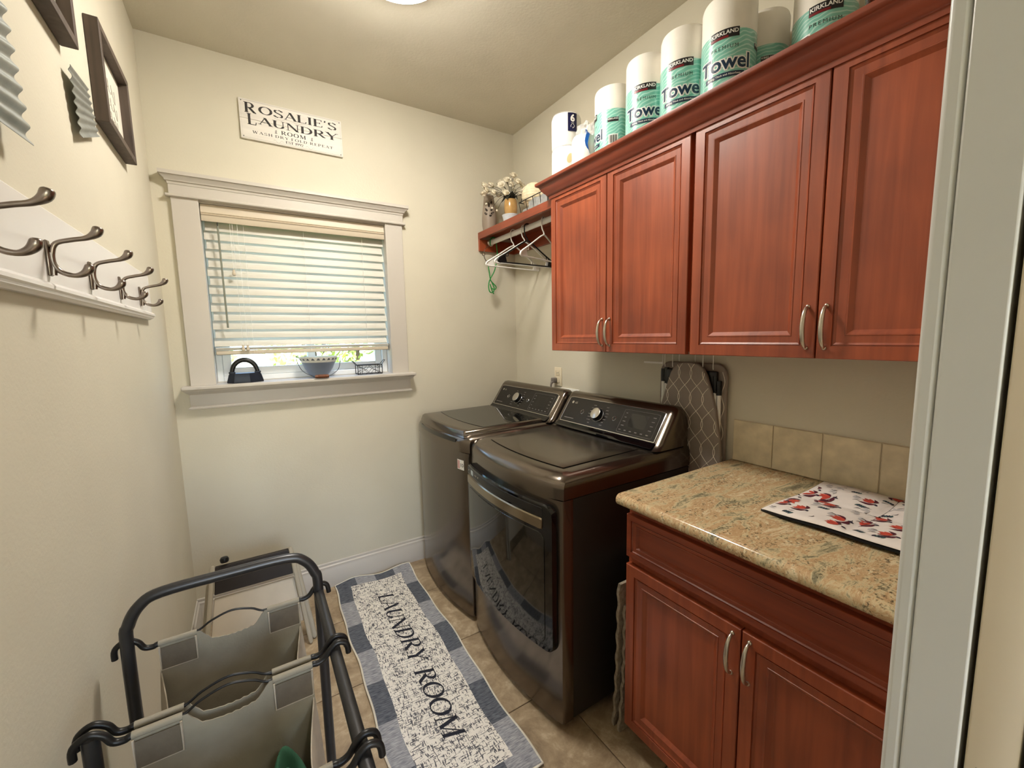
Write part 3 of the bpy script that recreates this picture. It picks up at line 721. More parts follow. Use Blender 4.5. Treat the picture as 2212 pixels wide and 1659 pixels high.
bowed(1.120, 1.700, .325, .750, .0243, .0262, .03, dfx).build('door_window', m_lidglass, dd, smooth=40)
# small marks and label on the recess
for y in (1.690, 1.600, 1.588, 1.565): MB().lathe([(.0035, 0), (.0035, -.002), (.001, -.003)], (dfx(y, .0252), y, .825), 8, axis='x').build('recess_screw', m_silver, dd)
MB().grid(lambda u, v: (dfx(1.665-.032*u, .0256), 1.665-.032*u, .812+.022*v), 3, 1).build('recess_label', M('pale_label', (196, 208, 214), .5, var=.05, scale=30), dd)

# ================================================================== window blind
m_slat = bpy.data.materials.new('blind_slat'); m_slat.use_nodes = True
_nt = m_slat.node_tree; _p = _nt.nodes['Principled BSDF']; _p.inputs['Base Color'].default_value = (*lin((232, 226, 210)), 1); _p.inputs['Roughness'].default_value = .45
_tr = _nt.nodes.new('ShaderNodeBsdfTranslucent'); _mx = _nt.nodes.new('ShaderNodeMixShader'); _mx.inputs[0].default_value = .12
_ns = _nt.nodes.new('ShaderNodeTexNoise'); _ns.inputs['Scale'].default_value = 5
_rp = _nt.nodes.new('ShaderNodeValToRGB'); _rp.color_ramp.elements[0].color = (*lin((208, 204, 192)), 1); _rp.color_ramp.elements[1].color = (*lin((220, 217, 208)), 1)
_nt.links.new(_ns.outputs['Fac'], _rp.inputs[0]); _nt.links.new(_rp.outputs[0], _p.inputs['Base Color']); _tr.inputs[0].default_value = (*lin((236, 236, 226)), 1)
_out = [n for n in _nt.nodes if n.type == 'OUTPUT_MATERIAL'][0]
_nt.links.new(_p.outputs[0], _mx.inputs[1]); _nt.links.new(_tr.outputs[0], _mx.inputs[2]); _nt.links.new(_mx.outputs[0], _out.inputs[0])
m_valance = M('valance_vinyl', (200, 188, 168), .45, var=.02, scale=6)
bl = thing('window_blind', 'cream horizontal slat blind lowered over most of the window', 'blind', ((WX0+WX1)/2, YB+.03, 1.36))
BX0, BX1, BY = WX0+.008, WX1-.008, YB+.042
va = [(0, 2.083), (.004, 2.083), (.006, 2.055), (.011, 2.044), (.007, 2.040), (.012, 2.036), (.007, 2.030), (.005, 2.012), (.003, 2.006), (-.006, 2.006), (-.006, 2.083)]
MB().prism([(YB+.006-a, z) for a, z in va], 'x', WX0+.003, WX1-.003).build('valance', m_valance, bl, smooth=30)
MB().box(BX0, BX1, YB+.016, YB+.062, 2.040, 2.083).build('headrail', m_valance, bl)
def slat(mb, z, tilt, shift=0.0, w=.050, y=None):
    y = BY if y is None else y; n = 4; v = []
    c, s = math.cos(tilt), math.sin(tilt)
    for x in (BX0+shift, BX1+shift):
        for k in range(n+1):
            q = (k/n-.5)*w; b = .0032*(1-(2*k/n-1)**2)     # q<0 towards the room
            v.append((x, y+q*c+b*s*-1, z+q*s+b*c))
        for k in range(n, -1, -1):
            q = (k/n-.5)*w; b = .0032*(1-(2*k/n-1)**2)-.0024
            v.append((x, y+q*c+b*s*-1, z+q*s+b*c))
    N = 2*(n+1)
    return mb.add(v, [tuple(range(N))[::-1], tuple(range(N, 2*N))] + [(i, (i+1) % N, N+(i+1) % N, N+i) for i in range(N)])
NS = 15
for k in range(NS):
    z = 2.035 - .0432*k
    slat(MB(), z, math.radians(67 if k < NS-1 else 58), (.004 if k % 2 else -.003)).build('slat', m_slat, bl, smooth=40)
for k in range(3): slat(MB(), 1.4015-.0045*k, math.radians(4), .003*(k % 2), y=BY).build('slat', m_slat, bl, smooth=40)
MB().box(BX0, BX1, BY-.025, BY+.025, 1.366, 1.386).build('bottom_rail', m_valance, bl, bev=.004)
for x in (.03, .30, .60):
    MB().tube([(x, BY-.0275, 2.01), (x, BY-.0275, 1.375)], .0007, 5).build('ladder_cord', m_white_plastic, bl)
    MB().tube([(x+.006, BY+.0275, 2.01), (x+.006, BY+.0275, 1.375)], .0007, 5).build('ladder_cord', m_white_plastic, bl)
m_wand = M('wand_grey', (128, 132, 120), .3, var=.05, scale=20)
wd = MB().tube([(-.075, BY-.045, 1.985), (-.072, BY-.047, 1.50)], .0042, 8).build('tilt_wand', m_wand, bl)
MB().tube([(-.075, BY-.035, 2.004), (-.075, BY-.045, 1.998), (-.075, BY-.045, 1.984)], .0025, 6).build('wand_hook', m_black_plastic, wd)
for x, zb in ((-.026, 1.765), (-.016, 1.392), (.004, 1.392)):
    MB().tube([(x, BY-.034, 2.01), (x, BY-.036, zb)], .0008, 5).build('lift_cord', m_white_plastic, bl)
    MB().lathe([(.003, .022), (.006, .020), (.005, .012), (.008, .004), (.008, -.006), (.003, -.009)], (x, BY-.036, zb), 12).build('cord_tassel', m_valance, bl)

# ---------------------------------------------------------------- things on the window sill
SZ = WZ0
m_iron = M('cast_iron', (34, 40, 52), .42, metal=.3, var=.15, scale=30)
ir = thing('sad_iron', 'black antique flat iron with arched handle on the window sill', 'iron', (-.018, 2.515, SZ))
def iron_sec(s): return [(-.078*s, .008), (-.05*s, .036*s), (.02*s, .038*s), (.078*s, .004), (.078*s, -.004), (.02*s, -.038*s), (-.05*s, -.036*s), (-.078*s, -.008)]
v = [(-.018+x, 2.515+y, SZ+z) for z, s in ((0, 1.0), (.004, 1.02), (.040, .90), (.048, .84)) for x, y in iron_sec(s)]
MB().add(v, [tuple(range(8))[::-1], tuple(range(24, 32))] + [(r*8+q, r*8+(q+1) % 8, (r+1)*8+(q+1) % 8, (r+1)*8+q) for r in range(3) for q in range(8)]).build('sole', m_iron, ir, smooth=30, bev=.002)
MB().tube([(-.018+.055*math.cos(a), 2.515, SZ+.048+.066*math.sin(a)) for a in [PI*k/16 for k in range(17)]], [.010+.002*math.sin(PI*k/16) for k in range(17)], 10).build('handle', m_black_plastic, ir, smooth=60)
for s in (-1, 1): MB().box(-.018+s*.055-.014, -.018+s*.055+.014, 2.503, 2.527, SZ+.046, SZ+.056, .003, 2).build('handle_post', m_iron, ir)
m_enamel = M('grey_enamel', (120, 132, 152), .3, var=.08, scale=18)
m_rimw = M('white_rim_pattern', (226, 228, 222), .35, var=.1, scale=60)
bw = thing('enamel_bowl', 'blue grey enamel bowl with wire bail and wooden grip on the sill', 'bowl', (.330, 2.535, SZ))
MB().lathe([(.030, 0), (.034, .004), (.052, .022), (.072, .052), (.084, .082), (.086, .084), (.086, .090), (.082, .090), (.070, .055), (.048, .024), (.001, .010)], (.330, 2.535, SZ), 36).build('bowl', m_enamel, bw, smooth=50)
MB().lathe([(.0855, .085), (.090, .092), (.098, .112), (.099, .116), (.096, .116), (.088, .094), (.084, .088)], (.330, 2.535, SZ), 36).build('rim', m_rimw, bw, smooth=50)
fl = MB()
for k in range(22):
    a = 2*PI*k/22; r = .0955; fl.add([(.330+(r+dr)*math.cos(a+da), 2.535+(r+dr)*math.sin(a+da), SZ+z) for da, z, dr in ((-.10, .098, -.0015), (.10, .098, -.0015), (.05, .106, .002), (-.02, .109, .003))], [(0, 1, 2, 3)])
tag(fl.build('rim_motif', M('motif_grey', (96, 100, 110), .5, var=.1, scale=40), bw, smooth=0), kind='stuff')
bail = cat_rom([(.222, 2.535, SZ+.122), (.221, 2.520, SZ+.095), (.240, 2.475, SZ+.045), (.285, 2.452, SZ+.016), (.330, 2.447, SZ+.011), (.375, 2.452, SZ+.016), (.420, 2.475, SZ+.045), (.439, 2.520, SZ+.095), (.438, 2.535, SZ+.122)], 5)
MB().tube(bail, .0016, 6).build('bail', m_iron, bw)
m_grip = M('turned_wood', (112, 66, 40), .5, var=.2, scale=40)
MB().lathe([(.002, -.036), (.0085, -.034), (.010, -.02), (.009, -.018), (.010, -.016), (.010, .016), (.009, .018), (.010, .02), (.0085, .034), (.002, .036)], (.330, 2.447, SZ+.0115), 12, axis='x').build('grip', m_grip, bw)
rk = thing('wire_caddy', 'small black wire caddy with diamond pattern on the right of the sill', 'caddy', (.60, 2.535, SZ))
cx0, cx1, cy0, cy1, cz0, cz1 = .530, .668, 2.505, 2.565, SZ+.004, SZ+.056
for y in (cy0, cy1):
    w = MB()
    w.tube([(cx0, y, cz0), (cx1, y, cz0), (cx1, y, cz1), (cx0, y, cz1)], .0022, 6, closed=True)
    xm = (cx0+cx1)/2; zm = (cz0+cz1)/2
    w.tube([(xm-.022, y, zm), (xm, y, cz1), (xm+.022, y, zm), (xm, y, cz0)], .0014, 6, closed=True)
    for s in (-1, 1):
        w.tube([(xm+s*.022, y, zm), (xm+s*.045, y, zm+.009), (xm+s*.068, y, cz1)], .0012, 5).tube([(xm+s*.022, y, zm), (xm+s*.045, y, zm-.009), (xm+s*.068, y, cz0)], .0012, 5)
        w.tube([(xm+s*.045, y, cz0), (xm+s*.045, y, cz1)], .0014, 5)
    w.build('side_grille', m_black_wire, rk)
for x, s in ((cx0, -1), (cx1, 1)):
    MB().tube([(x, cy0, cz0), (x, cy1, cz0), (x, cy1, cz1), (x, cy0, cz1)], .0022, 6, closed=True).build('end_frame', m_black_wire, rk)
    MB().tube([(x, cy0+.01, cz1), (x+s*.022, cy0+.015, cz1+.026), (x+s*.022, cy1-.015, cz1+.026), (x, cy1-.01, cz1)], .0018, 6).build('handle', m_black_wire, rk)
for k in range(4): MB().tube([(cx0+.02+.033*k, cy0, cz0), (cx0+.02+.033*k, cy1, cz0)], .0015, 5).build('base_wire', m_black_wire, rk)

# ================================================================== sign above the window
m_sign = M('whitewashed_board', (226, 221, 213), .6, var=.05, scale=18, stretch=(.3, 1, 3), bump=.08, bscale=40)
m_signink = M('sign_ink', (44, 40, 38), .65, var=.3, scale=70)
SX0, SX1, SZ0, SZ1 = .055, .521, 2.415, 2.598; SXC = (SX0+SX1)/2
sg = thing('wall_sign', "white wooden sign lettered Rosalie's Laundry Room above the window", 'sign', (SXC, YB, SZ0))
zm = (SZ0+SZ1)/2+.002
MB().box(SX0, SX1, YB-.014, YB-.001, SZ0, zm-.0006, .0015, 2).build('plank', m_sign, sg)
MB().box(SX0, SX1, YB-.014, YB-.001, zm+.0006, SZ1, .0015, 2).build('plank', m_sign, sg)
def on_sign(x, y): return (SXC+x, YB-.0144, SZ0+y)
ink = MB()
def sl(s, xc, yb, h, width, weight=1.0, track=1.0):
    v2, f2, w = serif2d(s, h, weight, 0, track); k = width/w
    decal(ink, v2, f2, lambda x, y: on_sign(xc+x*k, yb+y))
sl('R', -.186, .122, .046, .052, 1.25); sl("OSALIE'S", .030, .128, .036, .362, 1.2)
sl('L', -.182, .068, .050, .042, 1.2); sl('AUNDRY', .028, .078, .034, .366, 1.15)
sl('ROOM', .0, .050, .018, .118, 1.2, 1.15)
sl('WASH.DRY.FOLD.REPEAT', .002, .030, .0125, .37, 1.1, 1.2)
sl('EST 1992', .0, .012, .0115, .082, 1.3)
ink.build('lettering', m_signink, sg, smooth=0)
fl = MB()
for s in (-1, 1):
    fl.tube([on_sign(s*(.05+.045*t), .012+.006*math.sin(t*9)) for t in [k/14 for k in range(15)]], .0004, 4)
fl.tube([on_sign(-.085+.15*t, .122-.004*math.sin(t*11)) for t in [k/20 for k in range(21)]], .0005, 4)
fl.tube([on_sign(p[0], p[1]) for p in ((-.226, .006), (.226, .006), (.226, .177), (-.226, .177))], .0004, 4, closed=True)
fl.build('flourish', M('sign_grey', (140, 134, 128), .7, var=.1, scale=50), sg)
for s in (-1, 1):
    MB().add([on_sign(s*.082+p[0]*.011, .049+p[1]*.019) for p in ((-.5, 0), (.5, 0), (.25, .6), (.6, .65), (.1, 1), (-.2, .7), (-.5, .6), (-.2, .55))], [tuple(range(8))]).build('emblem', M('sign_mid_grey', (150, 145, 140), .7, var=.1, scale=50), sg, smooth=0)
for sx in (-1, 1):
    for z in (.010, .172): MB().lathe([(.0022, 0), (.0022, -.0012), (.001, -.0018)], on_sign(sx*.222, z), 8, axis='y').build('nail', m_iron, sg)

# ================================================================== left wall: coat rack, frames, tin wings
rk = thing('coat_rack', 'long white board with five pewter double hooks on the left wall', 'coat rack', (XL, 1.4, 1.52))
m_board = M('rack_paint', (232, 230, 228), .25, var=.02, scale=5)
MB().box(XL, XL+.017, .55, 2.085, 1.540, 1.683).build('board', m_board, rk, bev=.0025)
mo = [(0, 1.520), (.010, 1.520), (.014, 1.524), (.020, 1.526), (.020, 1.531), (.025, 1.534), (.025, 1.540), (.021, 1.545), (.017, 1.547), (0, 1.547)]
MB().prism([(XL+a, z) for a, z in mo], 'y', .545, 2.092).build('bottom_moulding', m_board, rk, smooth=25)
hx = XL+.017
def hook(y):
    h = MB().tube(cat_rom([(hx+.0065, y, 1.560), (hx+.0075, y, 1.575), (hx+.0075, y, 1.598), (hx+.014, y, 1.617), (hx+.034, y, 1.625), (hx+.056, y, 1.631), (hx+.070, y, 1.641), (hx+.0745, y, 1.653)], 5),
                  [.0046]*5+[.0044]*10+[.0042]*8+[.0042, .0044, .0048, .0052, .0060, .0068, .0076, .0082, .0086, .0086, .0084, .0076, .0050], 10)
    h = h.build('hook', m_bronze, rk, smooth=60)
    MB().tube(cat_rom([(hx+.0065, y, 1.600), (hx+.008, y, 1.580), (hx+.017, y, 1.566), (hx+.033, y, 1.561), (hx+.046, y, 1.565), (hx+.054, y, 1.574), (hx+.0555, y, 1.583)], 5),
              [.0046]*14+[.0044, .0044, .0045, .0048, .0052, .0056, .0060, .0064, .0068, .0072, .0076, .0078, .0078, .0076, .0072, .0060, .0045], 10).build('lower_prong', m_bronze, h, smooth=60)
    MB().box(hx, hx+.005, y-.0065, y+.0065, 1.558, 1.622, .002, 2).build('back_plate', m_bronze, h, smooth=60)
    for z in (1.568, 1.612): MB().lathe([(.004, 0), (.004, .002), (.002, .0032)], (hx+.0045, y+.0045, z), 8, axis='x').build('screw', m_chrome, h)
for y in (.868, 1.106, 1.352, 1.620, 1.885): hook(y)

m_paper = M('art_paper', (226, 221, 208), .55, var=.04, scale=14)
m_script = M('script_ink', (168, 160, 148), .6, var=.15, scale=40)
def picture(label, y0, y1, z0, z1, dep, fw):
    t = thing('picture_frame', label, 'picture frame', (XL, (y0+y1)/2, z0), 'framed prints on the left wall')
    x0, x1 = XL+.001, XL+dep
    for nm, a in (('bottom_bar', [(y0, z0), (y1, z0), (y1-fw, z0+fw), (y0+fw, z0+fw)]), ('top_bar', [(y0, z1), (y1, z1), (y1-fw, z1-fw), (y0+fw, z1-fw)]),
                  ('side_bar', [(y0, z0), (y0, z1), (y0+fw, z1-fw), (y0+fw, z0+fw)]), ('side_bar', [(y1, z0), (y1, z1), (y1-fw, z1-fw), (y1-fw, z0+fw)])):
        MB().prism(a, 'x', x0, x1).build(nm, m_frame_wood, t, smooth=20, bev=.0012)
    xa = x0+.006
    pp = MB().box(x0, xa, y0+fw-.003, y1-fw+.003, z0+fw-.003, z1-fw+.003).build('print', m_paper, t)
    return t, pp, xa
t, pp, xa = picture('dark wooden frame with cursive print, nearest the window wall', 1.672, 2.022, 2.058, 2.332, .032, .020)
for z0, sy, amp in ((2.235, 1.80, .026), (2.185, 1.835, .022), (2.145, 1.80, .016)):
    pts = []
    for k in range(60):
        u = k/59; pts.append((xa+.0006, 1.735+(sy-1.725)*.3+.17*u+.010*math.sin(u*29), z0+amp*.6*math.sin(u*26)*(1 if k % 17 > 3 else 1.8)))
    MB().tube(pts, .0007, 4).build('script_line', m_script, pp)
t, pp, xa = picture('dark wooden frame cut off by the top of the photo', 1.085, 1.435, 2.118, 2.392, .032, .020)
for z0 in (2.29, 2.22): MB().tube([(xa+.0006, 1.15+.2*k/50+.01*math.sin(k*.7), z0+.02*math.sin(k*.62)) for k in range(51)], .0009, 4).build('script_line', m_script, pp)

m_tin = M('galvanised_tin', (150, 154, 152), .42, metal=.75, var=.16, scale=22, detail=6, bump=.1, bscale=80)
def tin(name, label, corners, n_rib, amp, lift, edge_amp):
    # corners: top-near, top-far, bottom-far, bottom-near as (y, z); lift(u): distance from the wall
    tn, tf, bf, bn = [Vector((0, *c)) for c in corners]
    def fn(u, v):
        u2 = u + edge_amp*math.sin(2*PI*n_rib*v)*(1 if u > .5 else -1)*abs(2*u-1)
        p = (bn*(1-u2)+bf*u2)*(1-v) + (tn*(1-u2)+tf*u2)*v
        return (XL+.012+lift(u, v)+amp*math.cos(2*PI*n_rib*v), p.y, p.z)
    mb = MB().sheet(fn, 10, n_rib*10, .0012, (1, 0, 0))
    o = mb.build(name, m_tin, smooth=70)
    return tag(o, label, 'wall decor', 'corrugated tin wings')
tin('tin_wing', 'wide corrugated tin wing at the left edge of the photo', [(.85, 1.955), (1.062, 2.035), (1.066, 1.770), (.935, 1.768)], 9, .0040, lambda u, v: .006+.010*(1-v)*u, .012)
tin('tin_wing', 'narrow corrugated tin wing tucked behind the cursive print frame', [(1.418, 2.075), (1.56, 2.088), (1.612, 1.992), (1.446, 1.926)], 7, .0022, lambda u, v: .003, .02)

# ================================================================== closet: hangers, cord, shelf decor
def hanger(label, y, rz, mat, tilt=0.0):
    t = thing('clothes_hanger', label, 'hanger', (RODX, y, RODZ), 'plastic hangers on the closet rod')
    t.rotation_euler = (0, tilt, rz)
    hk = [(.0235*math.cos(a), 0, .0235*math.sin(a)) for a in [math.radians(-20+ (200+40)*k/14) for k in range(15)]]
    hk = hk[:-2] + cat_rom([hk[-2], (-.0225, 0, -.02), (-.016, 0, -.045), (-.004, 0, -.058), (0, 0, -.075)], 4)
    MB().tube(hk, .0037, 8).build('hook', mat, t, world=False, smooth=60)
    b = MB()
    for s in (-1, 1):
        b.tube(cat_rom([(0, 0, -.072), (s*.03, 0, -.084), (s*.12, 0, -.138), (s*.185, 0, -.176), (s*.205, 0, -.190), (s*.207, 0, -.202), (s*.192, 0, -.207)], 4), [.0042]*8+[.0045]*4+[.0055]*13, 8)
        b.tube([(s*.138, 0, -.152), (s*.141, 0, -.170), (s*.152, 0, -.172), (s*.156, 0, -.163)], .0030, 6)
        b.add([(s*.206, -.0022, -.186), (s*.160, -.0022, -.166), (s*.150, -.0022, -.205), (s*.204, -.0022, -.206), (s*.206, .0022, -.186), (s*.160, .0022, -.166), (s*.150, .0022, -.205), (s*.204, .0022, -.206)],
              [(0, 1, 2, 3), (7, 6, 5, 4), (0, 4, 5, 1), (1, 5, 6, 2), (2, 6, 7, 3), (3, 7, 4, 0)])
    b.build('shoulders', mat, t, world=False, smooth=60)
    MB().tube([(-.195, 0, -.2065), (.195, 0, -.2065)], .0042, 8).build('bar', mat, t, world=False, smooth=60)
    return t
hanger('white plastic hanger nearest the window wall on the closet rod', 2.215, .10, m_white_plastic)
hanger('white plastic hanger just in front of the black one', 2.095, .02, m_white_plastic)
hanger('black plastic hanger between the white hangers', 2.065, .05, m_black_plastic)
hanger('white plastic hanger closest to the wall cabinet', 1.905, .30, m_white_plastic)
m_green = M('green_cord', (34, 140, 62), .5, var=.15, scale=90)
gc = thing('bungee_cord', 'green bungee cord with metal clip knotted on the closet rod end', 'cord', (1.385, 2.455, 2.02))
MB().tube(cat_rom([(RODX-.022, 2.462, 2.025), (RODX-.024, 2.460, 2.060), (RODX-.004, 2.459, 2.078), (RODX+.016, 2.458, 2.066), (RODX+.020, 2.457, 2.03), (1.448, 2.455, 1.96), (1.425, 2.452, 1.87), (1.392, 2.450, 1.815), (1.378, 2.448, 1.79), (1.372, 2.447, 1.755), (1.380, 2.446, 1.725), (1.402, 2.446, 1.722), (1.414, 2.447, 1.745), (1.400, 2.449, 1.785), (1.388, 2.450, 1.800)], 5), .0036, 7).build('cord', m_green, gc, smooth=60)
MB().tube(cat_rom([(1.372, 2.448, 1.905), (1.380, 2.447, 1.850), (1.388, 2.446, 1.800), (1.412, 2.445, 1.775), (1.428, 2.445, 1.758), (1.420, 2.446, 1.742), (1.395, 2.447, 1.748), (1.384, 2.448, 1.775), (1.398, 2.449, 1.735), (1.412, 2.450, 1.712)], 5), .0036, 7).build('cord_end', m_green, gc, smooth=60)
MB().tube([(1.343+.010*math.cos(a), 2.452, 1.965+.012*math.sin(a)) for a in [2*PI*k/14 for k in range(14)]], .0022, 6, closed=True).build('clip_ring', m_bronze, gc, smooth=60)
MB().tube(cat_rom([(1.346, 2.452, 1.955), (1.352, 2.451, 1.935), (1.364, 2.450, 1.918), (1.372, 2.448, 1.905)], 4), .003, 6).build('clip', m_bronze, gc, smooth=60)
MB().tube(cat_rom([(1.349, 2.453, 1.976), (1.356, 2.456, 1.995), (1.380, 2.460, 2.015), (1.402, 2.462, 2.026)], 4), .002, 6).build('clip_hook', m_bronze, gc, smooth=60)

SHZ = 2.1112
m_vase = M('taupe_ceramic', (150, 136, 122), .5, var=.05, scale=10)
vs_ = thing('vase', 'taupe ceramic vase with leaf cutouts at the far end of the shelf', 'vase', (1.398, 2.462, SHZ))
VP = [(.030, 0), (.040, .003), (.047, .040), (.0475, .075), (.044, .120), (.038, .170), (.033, .208), (.032, .222), (.029, .222), (.030, .205), (.036, .165), (.040, .1), (.001, .006)]
MB().lathe(VP, (1.398, 2.462, SHZ), 32).build('body', m_vase, vs_, smooth=50)
def vr(z): return next(a[0]+(b[0]-a[0])*(z-a[1])/(b[1]-a[1]) for a, b in zip(VP[1:8], VP[2:9]) if a[1] <= z <= b[1])
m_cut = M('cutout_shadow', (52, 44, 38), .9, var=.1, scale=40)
vphi = math.atan2(-2.462, -1.398)
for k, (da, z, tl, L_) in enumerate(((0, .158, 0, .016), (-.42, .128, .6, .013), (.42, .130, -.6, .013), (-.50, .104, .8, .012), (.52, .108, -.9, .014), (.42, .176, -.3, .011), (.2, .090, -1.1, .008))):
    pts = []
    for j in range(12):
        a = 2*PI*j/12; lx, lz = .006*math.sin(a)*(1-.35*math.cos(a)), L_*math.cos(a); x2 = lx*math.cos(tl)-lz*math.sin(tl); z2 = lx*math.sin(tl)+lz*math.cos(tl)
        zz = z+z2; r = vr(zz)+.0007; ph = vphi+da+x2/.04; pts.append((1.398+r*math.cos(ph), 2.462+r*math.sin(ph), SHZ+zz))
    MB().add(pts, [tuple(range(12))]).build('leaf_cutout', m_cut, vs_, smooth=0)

m_dish = M('white_blue_dish', (206, 214, 220), .3, var=.12, scale=45)
tag(MB().lathe([(.030, 0), (.036, .002), (.046, .035), (.054, .068), (.056, .072), (.053, .073), (.047, .0725), (.001, .0725)], (1.462, 2.30, SHZ), 32).build('dish', m_dish, smooth=50), 'pale blue and white dish under the flower pot on the shelf', 'dish')
m_amber = M('amber_glaze', (190, 150, 92), .18, var=.2, scale=14, coat=.4)
m_petal = M('cream_petal', (240, 232, 212), .6, var=.05, scale=60)
m_dkleaf = M('dark_leaf', (38, 38, 26), .6, var=.3, scale=40)
fp = thing('flower_pot', 'amber pot of small cream artificial roses on the shelf', 'flowers', (1.462, 2.30, SHZ+.0735))
PZ = SHZ+.0735
MB().lathe([(.032, 0), (.038, .004), (.041, .03), (.041, .055), (.039, .080), (.036, .092), (.034, .092), (.034, .06), (.001, .05)], (1.462, 2.30, PZ), 32).build('pot', m_amber, fp, smooth=50)
for k in range(9):
    a = 2*PI*k/9+.2; c, s = math.cos(a), math.sin(a); q = Vector((1.462, 2.30, PZ+.085))
    o = Vector((c, s, 0)); sd = Vector((-s, c, 0)); L_ = .045+.015*random.random()
    MB().add([q+o*.01, q+o*.035+sd*.020+Vector((0, 0, .03)), q+o*L_+Vector((0, 0, .045-.05*(k % 2))), q+o*.035-sd*.020+Vector((0, 0, .03))], [(0, 1, 2, 3)]).build('leaf', m_dkleaf, fp, smooth=0)
bloom = MB()
for ring, n, r, h, tl in ((0, 5, .017, 0, .55), (1, 5, .013, .004, .9), (2, 4, .009, .008, 1.15)):
    for k in range(n):
        a = 2*PI*k/n+ring*.5; c, s = math.cos(a), math.sin(a); o = Vector((c, s, 0)); sd = Vector((-s, c, 0)); Z = Vector((0, 0, 1))
        up = (o*math.cos(tl)+Z*math.sin(tl)); b0 = Vector((0, 0, -.008+h))
        bloom.add([b0, b0+up*r*.6+sd*r*.62, b0+up*r*1.15+sd*r*.40+Z*.002, b0+up*r*1.25+Z*.001, b0+up*r*1.15-sd*r*.40+Z*.002, b0+up*r*.6-sd*r*.62], [(0, 1, 2, 3), (0, 3, 4, 5)])
bloom.lathe([(.002, -.010), (.008, -.008), (.010, 0), (.008, .006), (.003, .010)], (0, 0, 0), 8)
rb = random.Random(3)
view = Vector((-1.45, -2.3, -.85)).normalized()
spots = [(-.02, .20), (.02, .215), (-.06, .185), (-.055, .155), (.045, .178), (.005, .16), (.075, .165), (-.105, .115), (-.075, .11), (-.03, .105), (.10, .12), (.065, .115), (.115, .09), (-.16, .15), (-.15, .125), (-.165, .105), (.02, .13), (-.005, .185), (.09, .14), (-.12, .16)]
first = None
for k, (u, h) in enumerate(spots):
    side = Vector((.846, -.533, 0)); d = rb.uniform(-.05, .04)
    p = Vector((1.462, 2.30, PZ)) + side*u + Vector((-.533, -.846, 0))*d + Vector((0, 0, h+.02))
    if p.y > YB-.03: p.y = YB-.03
    if first is None: o = bloom.build('bloom', m_petal, fp, world=False, smooth=50); first = o
    else: o = first.copy(); COL.objects.link(o); o.parent = fp
    o.scale = (1.45, 1.45, 1.45)
    o.location = p-fp.location
    o.rotation_euler = (Vector((rb.gauss(0, .5), rb.gauss(-.5, .5), .6+rb.random()))-view*0+Vector((-.6, -.9, 0))*.7).to_track_quat('Z', 'Y').to_euler()
    b0 = Vector((1.462, 2.30, PZ+.09)); mid = (b0+p)/2+Vector((0, 0, .02))
    MB().tube(cat_rom([b0, mid, p-Vector((0, 0, .006))], 4), .0013, 5).build('stem', m_dkleaf, fp)
for u, h in ((-.115, .045), (-.15, .07), (-.085, .03)):
    side = Vector((.846, -.533, 0)); p = Vector((1.462, 2.30, PZ))+side*u+Vector((-.533, -.846, 0))*.035+Vector((0, 0, h-.01)); p.y = min(p.y, YB-.03)
    MB().tube(cat_rom([(1.462, 2.30, PZ+.095), tuple((Vector((1.462, 2.30, PZ+.10))*.5+p*.5)+Vector((0, 0, .035))), tuple(p)], 5), .0012, 5).build('stem', m_dkleaf, fp)
    MB().lathe([(.001, -.006), (.006, -.003), (.007, .002), (.003, .007)], tuple(p), 8).build('bud', m_petal, fp)

m_wicker = M('cream_wicker', (222, 208, 176), .7, var=.12, scale=50)
for nm, lb, c, r in (('wicker_ball', 'larger cream ribbed wicker ball resting in the wire basket on the shelf', (1.4655, 2.052, SHZ+.1215), .072), ('wicker_ball', 'smaller cream ribbed wicker ball half behind the crown moulding', (1.464, 1.915, SHZ+.1035), .054)):
    pr = []
    for k in range(61):
        a = -PI/2+PI*k/60; rr = r*(1-.018+.018*math.cos(k*2*PI/4)); pr.append((max(rr*math.cos(a), .0005), rr*math.sin(a)))
    tag(MB().lathe(pr, c, 32).build(nm, m_wicker, smooth=80), lb, 'ball', 'wicker balls on the shelf')
m_liner = M('grey_liner', (150, 152, 150), .7, var=.18, scale=50)
bk = thing('wire_basket', 'black wire basket with grey liner on the closet shelf', 'basket', (1.425, 1.925, SHZ))
y0, y1, x0, x1, z1 = 1.835, 2.110, 1.398, 1.530, SHZ+.088
MB().tube([(x0, y0, z1), (x0, y1, z1), (x1, y1, z1), (x1, y0, z1)], .0026, 6, closed=True).build('top_ring', m_black_wire, bk)
MB().tube([(x0+.012, y0+.012, SHZ+.003), (x0+.012, y1-.012, SHZ+.003), (x1-.012, y1-.012, SHZ+.003), (x1-.012, y0+.012, SHZ+.003)], .0024, 6, closed=True).build('base_ring', m_black_wire, bk)
for k in range(5):
    t = k/4
    MB().tube([(x0, y0+(y1-y0)*t, z1), (x0+.012, y0+.012+(y1-y0-.024)*t, SHZ+.003)], .0018, 5).build('rib', m_black_wire, bk)
for s in (0, 1):
    yy = y1 if s else y0; w = 1 if s else -1
    MB().tube(cat_rom([(x0+.015, yy, z1), (x0+.03, yy+w*.012, z1+.030), (x0+.045, yy+w*.014, z1+.046), (x0+.06, yy+w*.012, z1+.030), (x0+.075, yy, z1)], 4), .0024, 6).build('handle', m_black_wire, bk)
MB().box(x0+.014, x1-.014, y0+.014, y1-.014, SHZ+.006, SHZ+.048, .006, 2).build('liner', m_liner, bk)
MB().sheet(lambda u, v: (x0+.006+.004*math.sin(9*u), y0+.012+(y1-y0-.10)*u, SHZ+.010+.066*v+.004*math.sin(11*u)), 14, 4, .002, (-1, 0, 0)).build('liner_fold', m_liner, bk, smooth=60)

